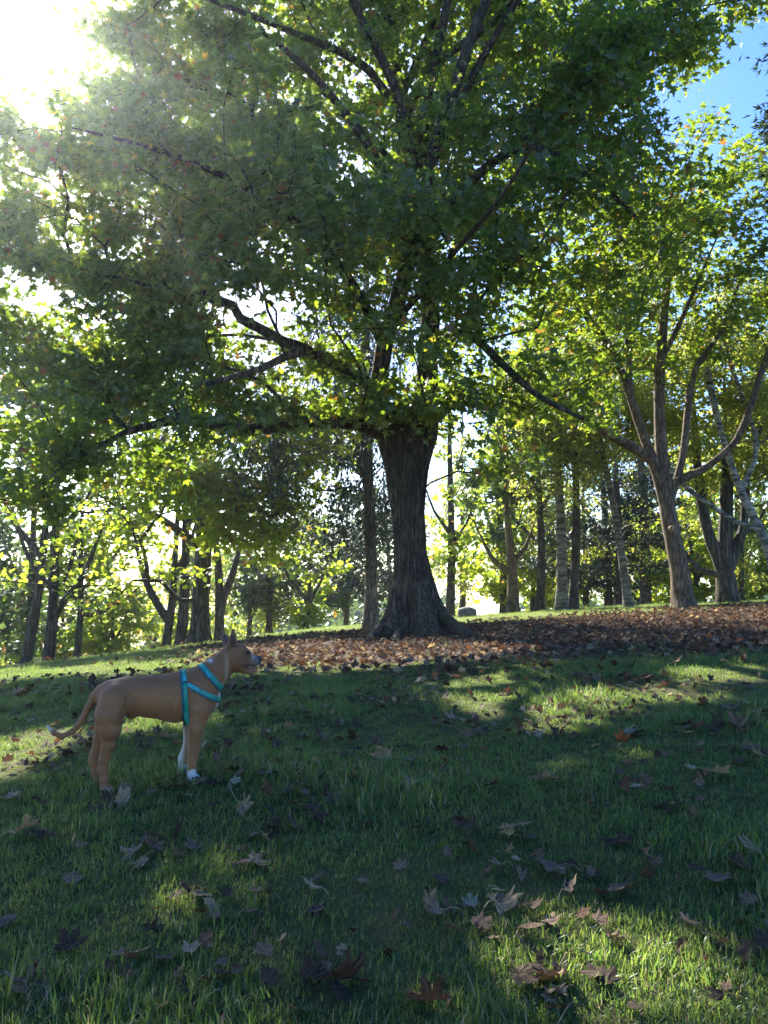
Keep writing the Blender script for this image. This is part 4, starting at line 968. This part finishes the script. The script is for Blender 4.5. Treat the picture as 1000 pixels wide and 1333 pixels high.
# ------------------------------------------------------------------ the dog (distance field, one continuous body)
U_ = 735.0
def q2(X_, Y_): return ((X_ - 450) / U_, (700 - Y_) / U_)
def cone(Pg, a, b_, ra, rb, ys=1.0):
    """round cone distance; a,b = (X,Y,lateral m) in drawing units; ys squeezes sideways"""
    pa = np.array([q2(a[0], a[1])[0], a[2] * ys, q2(a[0], a[1])[1]]); pb = np.array([q2(b_[0], b_[1])[0], b_[2] * ys, q2(b_[0], b_[1])[1]])
    Pq = Pg * np.array([1, ys, 1]); ba = pb - pa; t = np.clip(((Pq - pa) @ ba) / (ba @ ba + 1e-12), 0, 1)
    d = np.linalg.norm(Pq - pa - t[..., None] * ba, axis=-1) - (ra + (rb - ra) * t) / U_
    return d
def smin(a, b_, k): h = np.clip(.5 + .5 * (b_ - a) / k, 0, 1); return b_ * (1 - h) + a * h - k * h * (1 - h)
def dog_sdf(Pg):
    c = cone
    d = c(Pg, (622, 368, 0), (545, 376, 0), 98, 94, 1.28)
    d = smin(d, c(Pg, (545, 376, 0), (450, 370, 0), 94, 79, 1.25), .03)
    d = smin(d, c(Pg, (450, 368, 0), (370, 362, 0), 78, 70, 1.25), .03)
    d = smin(d, c(Pg, (370, 365, 0), (305, 362, 0), 73, 63, 1.1), .03)
    d = smin(d, c(Pg, (640, 400, 0), (668, 395, 0), 62, 45, 1.15), .03)                      # breast
    d = smin(d, c(Pg, (598, 310, 0), (560, 320, 0), 38, 34, 1.1), .03)                       # withers
    d = smin(d, c(Pg, (640, 330, 0), (700, 282, 0), 72, 57, 1.15), .035)
    d = smin(d, c(Pg, (700, 282, 0), (752, 228, 0), 57, 46, 1.12), .03)
    for s, X0 in ((-1, 0), (1, -14)):
        d = smin(d, c(Pg, (655 + X0 * .5, 330, .055 * s), (640 + X0, 420, .078 * s), 44, 44), .03)
        e = c(Pg, (640 + X0, 420, .078 * s), (626 + X0, 490, .085 * s), 42, 32)
        e = smin(e, c(Pg, (626 + X0, 490, .085 * s), (618 + X0, 580, .080 * s), 31, 21), .012)
        if s < 0:
            e = smin(e, c(Pg, (618, 580, -.08), (613, 635, -.078), 20.5, 18), .01); e = smin(e, c(Pg, (613, 635, -.078), (613, 672, -.078), 17.5, 17), .01)
            pw = (622, 681, -.078)
        else:
            e = smin(e, c(Pg, (600, 580, .08), (582, 628, .075), 19, 17), .01); e = smin(e, c(Pg, (582, 628, .075), (580, 672, .075), 16.5, 16), .01)
            pw = (589, 680, .075)
        e = smin(e, c(Pg, (pw[0] - 6, pw[1] - 1, pw[2]), (pw[0] + 10, pw[1] + 3, pw[2]), 17, 14, .85), .01)
        for tq in (-.018, -.006, .006, .018): e = smin(e, c(Pg, (pw[0] + 2, pw[1] + 2, pw[2] + tq), (pw[0] + 19, pw[1] + 8, pw[2] + tq * 1.1), 9, 7.5), .005)
        d = smin(d, e, .010)
    hind = [(-1, [(318, 372, 60), (300, 430, 55), (302, 480, 42), (300, 535, 26), (287, 590, 18), (283, 632, 16.5), (287, 668, 14), (290, 696, 14)], (300, 701)),
            (1, [(312, 372, 56), (292, 430, 50), (280, 480, 40), (262, 535, 24), (247, 590, 17), (241, 622, 16), (250, 662, 13.5), (257, 694, 13.5)], (266, 699))]
    for s, ch, pw in hind:
        lat = [.052, .072, .08, .08, .078, .075, .073, .073]; e = None
        for i in range(len(ch) - 1):
            q_ = c(Pg, (ch[i][0], ch[i][1], s * lat[i]), (ch[i + 1][0], ch[i + 1][1], s * lat[i + 1]), ch[i][2], ch[i + 1][2], 1.05)
            e = q_ if e is None else smin(e, q_, .014)
        e = smin(e, c(Pg, (ch[5][0] - 13, ch[5][1] - 6, s * .075), (ch[4][0] - 10, ch[4][1] - 20, s * .077), 7, 5), .010)  # heel tendon
        e = smin(e, c(Pg, (pw[0] - 8, pw[1], s * .073), (pw[0] + 10, pw[1] + 3, s * .073), 17, 14, .85), .01)
        for tq in (-.018, -.006, .006, .018): e = smin(e, c(Pg, (pw[0] + 2, pw[1] + 2, s * .073 + tq), (pw[0] + 19, pw[1] + 8, s * .073 + tq * 1.1), 9, 7.5), .005)
        d = smin(d, e, .016)
    tl = [(262, 338, 20), (238, 362, 15), (220, 398, 12.5), (200, 447, 11.5), (165, 490, 10.5), (128, 506, 9.5), (98, 491, 8), (76, 465, 4)]
    e = None
    for i in range(len(tl) - 1):
        q_ = c(Pg, (tl[i][0], tl[i][1], -.004 * i), (tl[i + 1][0], tl[i + 1][1], -.004 * (i + 1)), tl[i][2], tl[i + 1][2])
        e = q_ if e is None else smin(e, q_, .012)
    d = smin(d, e, .018)
    d = smin(d, c(Pg, (392, 438, 0), (372, 446, 0), 11, 8), .014)
    # head
    h = c(Pg, (770, 208, 0), (790, 206, 0), 44, 41, 1.0)
    h = smin(h, c(Pg, (775, 238, 0), (798, 243, 0), 38, 32, .9), .02)
    h = smin(h, c(Pg, (812, 222, 0), (846, 236, 0), 29, 21.5, 1.1), .02)
    h = smin(h, c(Pg, (846, 236, 0), (868, 238, 0), 21.5, 16, 1.0), .012)
    for s in (-1, 1):
        h = smin(h, c(Pg, (816, 194, s * .030), (834, 206, s * .024), 12, 9), .012)      # brow
        h = smin(h, c(Pg, (828, 246, s * .016), (862, 250, s * .012), 14, 10), .010)     # upper lip
    h = smin(h, c(Pg, (782, 262, 0), (812, 268, 0), 22, 17, .95), .022)
    h = smin(h, c(Pg, (806, 272, 0), (850, 286, 0), 17, 10, .85), .006)
    # mouth wedge
    mo = c(Pg, (806, 260, 0), (892, 268, 0), 5, 9.5, .5)
    h = np.maximum(h, -mo)
    d = smin(d, h, .02)
    # folds and muscle lines as real relief
    Xq = Pg[..., 0] * U_ + 450; Yq = 700 - Pg[..., 2] * U_
    win = lambda v, a_, b_: np.clip((v - a_) / 18, 0, 1) * np.clip((b_ - v) / 18, 0, 1)
    d = d + .0085 * np.exp(-((Xq - (356 - (Yq - 400) * .3)) / 13) ** 2) * win(Yq, 345, 475)
    d = d + .0075 * np.exp(-((Xq - (588 - (Yq - 400) * .12)) / 13) ** 2) * win(Yq, 340, 480)
    d = d + .005 * np.exp(-((Xq - (655 - (Yq - 330) * .1)) / 12) ** 2) * win(Yq, 300, 430)
    d = d - .004 * np.exp(-((Xq - 318) / 16) ** 2 - ((Yq - 322) / 14) ** 2)
    for k_ in range(6): d = d + .0022 * np.exp(-((Xq - (452 + 24 * k_ - (Yq - 380) * .3)) / 6) ** 2) * win(Yq, 335, 450)
    d = d + .004 * np.exp(-((Yq - 528) / 10) ** 2) * win(Xq, 250, 345)
    return d
lo = np.array([(52 - 450) / U_, -.17, -.025]); hi = np.array([(900 - 450) / U_, .17, (700 - 140) / U_])
hstep = .0055
dims = np.ceil((hi - lo) / hstep).astype(int) + 1
ax = [lo[i] + np.arange(dims[i]) * hstep for i in range(3)]
Gd = np.empty(dims, dtype=np.float32)
for i0 in range(0, dims[0], 24):
    sl_ = slice(i0, min(i0 + 24, dims[0])); G = np.stack(np.meshgrid(ax[0][sl_], ax[1], ax[2], indexing='ij'), -1); Gd[sl_] = dog_sdf(G)
def surface_nets(Fv, lo, h):
    s = Fv < 0; nx, ny, nz = Fv.shape
    cs = np.zeros((nx - 1, ny - 1, nz - 1), int)
    for dx in (0, 1):
        for dy in (0, 1):
            for dz in (0, 1): cs += s[dx:nx - 1 + dx, dy:ny - 1 + dy, dz:nz - 1 + dz]
    act = (cs > 0) & (cs < 8); vid = -np.ones(act.shape, int); ii = np.argwhere(act); vid[act] = np.arange(len(ii))
    acc = np.zeros((len(ii), 3)); cnt = np.zeros(len(ii))
    cor = [(a, b_, c_) for a in (0, 1) for b_ in (0, 1) for c_ in (0, 1)]
    for A_ in cor:
        for k in range(3):
            if A_[k]: continue
            B_ = list(A_); B_[k] = 1
            fa = Fv[tuple((ii + A_).T)]; fb = Fv[tuple((ii + B_).T)]; cr = (fa < 0) != (fb < 0)
            t = np.where(cr, fa / (fa - fb + 1e-12), 0); pnt = np.array(A_, float)[None] + 0 * acc; pnt[:, k] = t
            acc[cr] += pnt[cr]; cnt[cr] += 1
    V = lo + (ii + acc / cnt[:, None]) * h
    Fs = []
    for k in range(3):
        a, b_ = [(1, 2), (2, 0), (0, 1)][k]
        sl0 = [slice(None)] * 3; sl1 = [slice(None)] * 3; sl0[k] = slice(0, -1); sl1[k] = slice(1, None)
        ch = s[tuple(sl0)] != s[tuple(sl1)]; E = np.argwhere(ch); E = E[(E[:, a] > 0) & (E[:, b_] > 0) & (E[:, a] < act.shape[a]) & (E[:, b_] < act.shape[b_])]
        ea = np.zeros(3, int); ea[a] = 1; eb = np.zeros(3, int); eb[b_] = 1
        q = np.stack([vid[tuple((E - ea - eb).T)], vid[tuple((E - eb).T)], vid[tuple(E.T)], vid[tuple((E - ea).T)]], -1)
        fl = s[tuple(E.T)]; q[~fl] = q[~fl][:, ::-1]; Fs.append(q)
    return V, np.vstack(Fs)
DV, DF = surface_nets(Gd, lo, hstep)
def grad(Pq, e=.003):
    g_ = np.stack([dog_sdf(Pq + np.eye(3)[k] * e) - dog_sdf(Pq - np.eye(3)[k] * e) for k in range(3)], -1); return g_ / (np.linalg.norm(g_, axis=1)[:, None] + 1e-9)
for _ in range(2): DV = DV - grad(DV) * dog_sdf(DV)[:, None] * .8
# coat markings
X_ = DV[:, 0] * U_ + 450; Y_ = 700 - DV[:, 2] * U_; lat = DV[:, 1]
nz = fbm(DV * 40, 2); nb = fbm(DV * 9 + 4, 2)
def sst(v, a, b_): t = np.clip((v - a) / (b_ - a), 0, 1); return t * t * (3 - 2 * t)
tanc = np.array([.33, .14, .055]); white = np.array([.68, .62, .55]); dark_ = np.array([.05, .035, .03]); cream = np.array([.50, .36, .22]); pink = np.array([.32, .10, .09])
col = np.tile(tanc, (len(DV), 1)) * (1 + .5 * nb + .35 * nz)[:, None]
def blend(c_, f_): 
    global col
    f_ = np.clip(f_, 0, 1)[:, None]; col = col * (1 - f_) + np.array(c_) * f_
blend(tanc * .6, sst(Y_ + nb * 60, 365, 285) * .6)      # darker saddle along the back
blend(cream, sst(Y_, 430, 480) * (X_ > 360) * (X_ < 600) * .35)
blend(white, sst(Y_ + nz * 30, 640, 655) * (X_ > 520))
blend(white, sst(Y_ + nz * 40, 480, 560) * (X_ > 540) * (lat > .03) * sst(X_ - (600 - (Y_ - 480) * .12), 8, -14))
blend(white * .8, sst(Y_, 690, 703) * (X_ < 400) * .2)
blend(white, sst(X_ + nz * 14, 96, 84) * (Y_ > 430) * (X_ < 150))
# white collar streak and throat
xs_ = np.interp(Y_, [180, 240, 300, 330, 420], [738, 742, 742, 728, 700])
blend([.55, .42, .27], np.exp(-((X_ - xs_) / 7) ** 2) * (Y_ > 185) * (Y_ < 335) * (X_ > 690) * .45 * sst(Y_, 175, 260))
blend(white, np.exp(-((X_ - 705) / 24) ** 2 - ((Y_ - 385) / 38) ** 2) * (np.abs(lat) < .045) * 1.3)
blend(white * .9, np.exp(-((X_ - 678) / 9) ** 2 - ((Y_ - 232) / 7) ** 2))
# face
blend([.16, .12, .105], sst(X_, 838, 862) * (Y_ > 205) * (Y_ < 255))
blend(white * .6, np.exp(-((X_ - 850) / 8) ** 2 - ((Y_ - 222) / 7) ** 2) * .7)
blend(dark_, np.exp(-((X_ - 826) / 13) ** 2 - ((Y_ - 201) / 10) ** 2) * .75)
blend(dark_, sst(X_, 866, 876) * (Y_ < 262) * (Y_ > 200) * .8)
blend([.12, .07, .045], sst(X_, 800, 830) * (Y_ > 175) * (Y_ < 262) * .5 * (1 - sst(X_, 838, 846)))
inm = cone(DV, (806, 260, 0), (892, 268, 0), 10, 13.5, .5) < 0
blend(dark_, inm * (X_ > 795) * .9)
lipd = np.exp(-((Y_ - np.interp(X_, [800, 860], [252, 259])) / 4) ** 2) * (X_ > 798) * (X_ < 875) * (Y_ > 240); blend(dark_, lipd * .7)
blend(cream * .8, sst(Y_, 283, 292) * (X_ > 770) * .4)
md_, N, Lk, out = mat_new('short_dog_coat')
at = nd(N, 'ShaderNodeAttribute', attribute_name='coat'); tc = N.new('ShaderNodeTexCoord'); mp = N.new('ShaderNodeMapping'); Lk.new(tc.outputs['Object'], mp.inputs[0]); mp.inputs['Scale'].default_value = (60, 160, 110)
no = nd(N, 'ShaderNodeTexNoise', Scale=2.2, Detail=4.0, Roughness=.7); Lk.new(mp.outputs[0], no.inputs['Vector'])
v = nd(N, 'ShaderNodeMapRange'); v.inputs[1].default_value = .3; v.inputs[2].default_value = .7; v.inputs[3].default_value = .8; v.inputs[4].default_value = 1.2; Lk.new(no.outputs[0], v.inputs[0])
p = nd(N, 'ShaderNodeBsdfPrincipled', Roughness=.6); Lk.new(mixc(N, Lk, 1.0, at.outputs['Color'], v.outputs[0], 'MULTIPLY'), p.inputs['Base Color'])
p.inputs['Sheen Weight'].default_value = .15; p.inputs['Sheen Roughness'].default_value = .4; p.inputs['Sheen Tint'].default_value = (1, .85, .7, 1); p.inputs['Specular IOR Level'].default_value = .3
bp = nd(N, 'ShaderNodeBump', Strength=.5, Distance=.004); Lk.new(no.outputs[0], bp.inputs['Height']); Lk.new(bp.outputs[0], p.inputs['Normal']); Lk.new(p.outputs[0], out.inputs[0])
def plain(name, c_, rough=.5, **kw):
    m_, N, Lk, out = mat_new(name); p = nd(N, 'ShaderNodeBsdfPrincipled', Roughness=rough)
    tc = N.new('ShaderNodeTexCoord'); no = nd(N, 'ShaderNodeTexNoise', Scale=60.0, Detail=3.0); Lk.new(tc.outputs['Object'], no.inputs['Vector'])
    Lk.new(ramp(N, Lk, no.outputs[0], [(.3, [x * .8 for x in c_]), (.7, [x * 1.15 for x in c_])]), p.inputs['Base Color'])
    for k_, v_ in kw.items(): p.inputs[k_.replace('_', ' ')].default_value = v_
    Lk.new(p.outputs[0], out.inputs[0]); return m_
M_NOSE = plain('nose_black', (.02, .018, .02), .35); M_EYE = plain('eye_dark', (.02, .012, .008), .08); M_TONGUE = plain('tongue_pink', (.45, .13, .14), .3)
M_TEAL = plain('teal_webbing', (.012, .27, .18), .5); M_TEALD = plain('dark_teal_lining', (.008, .11, .12), .7); M_EAR = plain('ear_brown', (.25, .12, .065), .7); M_METAL = plain('buckle_black', (.02, .02, .022), .35)
M_TEALL = plain('light_blue_webbing', (.05, .36, .33), .45)

hf = hit(225, 1006); yaw = math.atan2(-ray(193, 950)[0], ray(193, 950)[1])
org = hit(193, 1018)
dog = empty('dog', org, 'tan short haired dog in teal harness, standing in profile, mouth open', 'dog')
dog.rotation_euler = (0, 0, yaw)
SCALE = 1.0
body = link('body', mesh_np('dog_body', DV, [DF], md_, vcol=np.clip(col, .01, .9)), dog)

def surf_r(c0, dirs, rmax=.2):
    """outermost distance at which rays from c0 along dirs leave the body"""
    ts = np.linspace(.004, rmax, 140); r = np.zeros(len(dirs))
    for i, d_ in enumerate(dirs):
        s_ = dog_sdf(c0 + ts[:, None] * d_); k = np.nonzero(s_ < 0)[0]; r[i] = ts[k[-1]] if len(k) else .01
    return r
def strap(name, p0, p1, half, mat, width=.026, thick=.004, part=None, arc=None, lift=.002):
    """ribbon where the plane through drawing points p0,p1 (and the lateral axis) cuts the body"""
    a = np.array([q2(*p0)[0], 0, q2(*p0)[1]]); b_ = np.array([q2(*p1)[0], 0, q2(*p1)[1]]); c0 = (a + b_) / 2; u = (b_ - a) / np.linalg.norm(b_ - a); v_ = np.array([0, 1., 0]); nrm = np.cross(u, v_)
    th = np.linspace(0, 2 * np.pi, 96, endpoint=False) if arc is None else np.linspace(-arc, arc, 64)
    dirs = np.cos(th)[:, None] * u + np.sin(th)[:, None] * v_
    rings = []
    for o_ in (-.5, -.25, 0, .25, .5):
        r = surf_r(c0 + nrm * o_ * width, dirs)
        if arc is None:
            r = np.convolve(np.r_[r[-2:], r, r[:2]], np.ones(5) / 5, 'valid')
        else: r = np.convolve(np.r_[r[0], r[0], r, r[-1], r[-1]], np.ones(5) / 5, 'valid')
        rings.append(c0 + nrm * o_ * width + dirs * (r + lift)[:, None])
    inner = np.array(rings); outer = np.array([rings[i] + dirs * (thick * (1 if 0 < i < 4 else .75)) for i in range(5)])
    n = len(th); loop = [outer[i] for i in range(5)] + [inner[4], inner[0]]
    V = np.vstack(loop); m_ = len(loop); Fs = []
    rngi = range(n) if arc is None else range(n - 1)
    for j in range(m_):
        jn = (j + 1) % m_
        for i in rngi: i2 = (i + 1) % n; Fs.append((j * n + i, j * n + i2, jn * n + i2, jn * n + i))
    o = link(name, mesh_np(name, V, [np.array(Fs)], mat), part); return o
# short coat: fine hairs lying back along the body
rng = np.random.default_rng(77)
tri = DF[rng.integers(0, len(DF), 90000)]; w_ = rng.dirichlet([1, 1, 1, 1], len(tri)); hp = (DV[tri] * w_[..., None]).sum(1); hc = col[tri[:, 0]]
k = (hp[:, 2] > .01) & ~((hp[:, 0] * U_ + 450 > 838) & (hp[:, 2] > .5)) & ~((hp[:, 0] * U_ + 450 > 800) & (700 - hp[:, 2] * U_ > 248) & (700 - hp[:, 2] * U_ < 292)); hp, hc = hp[k], hc[k]
hn = grad(hp); fl = np.array([-1.0, 0, -.35]) + rng.normal(0, .22, hp.shape); leg = (700 - hp[:, 2] * U_ > 470)[:, None]; fl = np.where(leg, np.array([-.15, 0, -1.0]) + rng.normal(0, .2, hp.shape), fl)
fl -= (fl * hn).sum(1)[:, None] * hn; fl /= np.linalg.norm(fl, axis=1)[:, None] + 1e-6; fl = fl + hn * .28
sd_ = np.cross(fl, hn); sd_ /= np.linalg.norm(sd_, axis=1)[:, None] + 1e-6
ln_ = (rng.uniform(.006, .011, len(hp)) * np.where(hp[:, 0] * U_ + 450 > 740, .6, 1))[:, None]
HVt = np.stack([hp - sd_ * .0007 - hn * .001, hp + sd_ * .0007 - hn * .001, hp + fl * ln_], 1).reshape(-1, 3)
hcol = np.repeat(np.clip(hc * rng.uniform(.65, 1.35, len(hp))[:, None], .01, .9), 3, 0)
co = link('coat', mesh_np('dog_coat', HVt, [np.arange(len(HVt)).reshape(-1, 3)], md_, vcol=hcol, smooth=False), dog); co['kind'] = 'stuff'
har = link('harness', strap('girth_strap', (570, 262), (590, 486), .5, M_TEAL, .030).data, dog)
bpy.data.objects.remove(bpy.data.objects['girth_strap'])
strap('girth_edge', (562, 266), (581, 486), .5, M_TEALD, .012, lift=.0045, part=har, thick=.0025)
strap('neck_strap', (654, 262), (728, 345), .5, M_TEAL, .026, part=har)
strap('neck_edge', (645, 268), (719, 352), .5, M_TEALD, .010, lift=.0045, part=har, thick=.0025)
strap('chest_strap', (578, 316), (712, 386), .5, M_TEAL, .028, part=har, arc=2.15)
strap('chest_edge', (574, 324), (708, 394), .5, M_TEALD, .010, lift=.0045, part=har, arc=2.1, thick=.0025)
# lighter blue strips on the upper straps, ring buckle on the flank
def small_loop(name, X0, Y0, side, R0, r0, mat, parent, lift=.006):
    x0, z0 = q2(X0, Y0); s_ = np.linspace(0, .16, 160); k = np.nonzero(dog_sdf(np.stack([x0 + 0 * s_, side * s_, z0 + 0 * s_], -1)) < 0)[0]; yy_ = side * (s_[k[-1]] + lift)
    a = np.linspace(0, 2 * np.pi, 20); V, Fs = tube(np.stack([x0 + R0 * np.cos(a), yy_ + 0 * a, z0 + R0 * np.sin(a)], -1), np.full(20, r0), 8); return link(name, mesh_np(name, V, [Fs], mat), parent)
small_loop('ring', 580, 316, -1, .011, .003, M_METAL, har); small_loop('ring', 580, 316, 1, .011, .003, M_METAL, har)
def patch(name, pa, pb, mat, w_, parent):
    a = np.array(q2(*pa)); b_ = np.array(q2(*pb)); n = 14; L_ = np.linalg.norm(b_ - a); dr = (b_ - a) / L_; nr = np.array([-dr[1], dr[0]]); V = []
    for i in range(n):
        for o_ in (-1, -.3, .3, 1):
            q = a + dr * L_ * i / (n - 1) + nr * o_ * w_ / 2; s_ = np.linspace(0, .16, 160); k = np.nonzero(dog_sdf(np.stack([q[0] + 0 * s_, -s_, q[1] + 0 * s_], -1)) < 0)[0]
            V.append((q[0], -(s_[k[-1]] if len(k) else 0) - .0085 + .002 * abs(o_), q[1]))
    V = np.array(V); i = np.arange(n - 1)[:, None] * 4; j = np.arange(3)[None]; Fs = np.stack([i + j, i + j + 1, i + 5 + j, i + 4 + j], -1).reshape(-1, 4)
    o = link(name, mesh_np(name, V, [Fs[:, ::-1]], mat), parent); sm = o.modifiers.new('t', 'SOLIDIFY'); sm.thickness = .003; return o
patch('webbing_patch', (573, 285), (578, 312), M_TEALL, .026, har)
patch('webbing_patch', (588, 318), (630, 341), M_TEALL, .022, har)
patch('webbing_patch', (657, 272), (674, 290), M_TEALL, .022, har)
# eyes, nose, tongue, ears
def ellip(name, X0, Y0, lat_, r3, mat, parent, rot=0):
    u = np.linspace(0, np.pi, 14); v = np.linspace(0, 2 * np.pi, 20, endpoint=False); Ug, Vg = np.meshgrid(u, v, indexing='ij')
    S_ = np.stack([np.sin(Ug) * np.cos(Vg) * r3[0], np.sin(Ug) * np.sin(Vg) * r3[1], np.cos(Ug) * r3[2]], -1).reshape(-1, 3)
    c_, s_ = math.cos(rot), math.sin(rot); S_ = np.stack([S_[:, 0] * c_ - S_[:, 2] * s_, S_[:, 1], S_[:, 0] * s_ + S_[:, 2] * c_], -1)
    x0, z0 = q2(X0, Y0); S_ += np.array([x0, lat_, z0]); i = np.arange(13)[:, None] * 20; j = np.arange(20)[None]; jn = (j + 1) % 20
    return link(name, mesh_np(name, S_, [np.stack([i + j, i + 20 + j, i + 20 + jn, i + jn], -1).reshape(-1, 4)], mat), parent)
for s in (-1, 1):
    x0, z0 = q2(826, 202); s_ = np.linspace(0, .1, 200); k = np.nonzero(dog_sdf(np.stack([x0 + 0 * s_, s * s_, z0 + 0 * s_], -1)) < 0)[0]; yy_ = s * (s_[k[-1]] - .0045)
    ellip('eye', 826, 202, yy_, (.0115, .009, .0095), M_EYE, dog)
ellip('nose', 875, 231, 0, (.020, .019, .017), M_NOSE, dog, -.2)
pl = polyline([(*q2(812, 268), .014, 0)[:3] and (q2(812, 268)[0], 0, q2(812, 268)[1], .012), (q2(840, 273)[0], 0, q2(840, 273)[1], .014), (q2(862, 279)[0], 0, q2(862, 279)[1], .012), (q2(872, 286)[0], 0, q2(872, 286)[1], .004)], .006)
V, Fs = tube(pl[:, :3] * 1.0, pl[:, 3], 14); cz = np.repeat(pl[:, 2], 14); V[:, 2] = cz + (V[:, 2] - cz) * .35
link('tongue', mesh_np('tongue', V, [Fs], M_TONGUE), dog)
def ear(side, pts, parent):
    """folded shell: rows of (X, Y, half width, lateral) from root to tip"""
    n = 13; pl = polyline([(q2(X0, Y0)[0], side * lt, q2(X0, Y0)[1], hw) for (X0, Y0, hw, lt) in pts], .006); V = []
    for q in pl:
        for a in np.linspace(-1, 1, n):
            V.append((q[0] + a * q[3] * .92, q[1] + side * (.35 * q[3] * (a * a) - .10 * q[3]), q[2] + .18 * a * q[3]))
    V = np.array(V); m_ = len(pl); i = np.arange(m_ - 1)[:, None] * n; j = np.arange(n - 1)[None]
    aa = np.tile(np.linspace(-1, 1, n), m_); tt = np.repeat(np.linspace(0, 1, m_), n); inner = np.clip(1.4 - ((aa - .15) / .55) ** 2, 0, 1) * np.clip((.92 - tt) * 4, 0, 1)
    vc = np.array([.22, .105, .055]) * (1 - inner[:, None]) + np.array([.10, .05, .04]) * inner[:, None]  # inner ear: darker skin tone, with the shade of the hollow painted in
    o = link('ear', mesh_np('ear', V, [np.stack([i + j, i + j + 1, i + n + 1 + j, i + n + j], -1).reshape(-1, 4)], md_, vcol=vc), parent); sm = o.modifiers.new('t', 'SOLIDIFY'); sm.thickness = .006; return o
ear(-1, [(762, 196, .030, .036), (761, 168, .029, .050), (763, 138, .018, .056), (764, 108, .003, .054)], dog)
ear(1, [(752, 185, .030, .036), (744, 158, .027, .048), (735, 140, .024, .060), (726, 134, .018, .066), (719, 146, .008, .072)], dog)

# ------------------------------------------------------------------ thin air volume added to imitate lens glare round the sun
mh, N, Lk, out = mat_new('glare_haze'); pv = N.new('ShaderNodeVolumePrincipled'); pv.inputs['Density'].default_value = .0006; pv.inputs['Anisotropy'].default_value = .8; pv.inputs['Color'].default_value = (.84, .92, 1, 1)
Lk.new(pv.outputs[0], out.inputs['Volume'])
hx, hz0, hz1 = 1700, -230, 27
HV = [(x_, y_, z_) for x_ in (-hx, hx) for y_ in (-hx, hx) for z_ in (hz0, hz1)]
o = link('glare_haze', mesh_np('glare_haze', HV, [[(0, 1, 3, 2), (4, 6, 7, 5), (0, 4, 5, 1), (2, 3, 7, 6), (0, 2, 6, 4), (1, 5, 7, 3)]], mh, smooth=False)); tag(o, 'thin pale air volume added to imitate lens glare round the sun', 'glare_haze', kind='stuff')
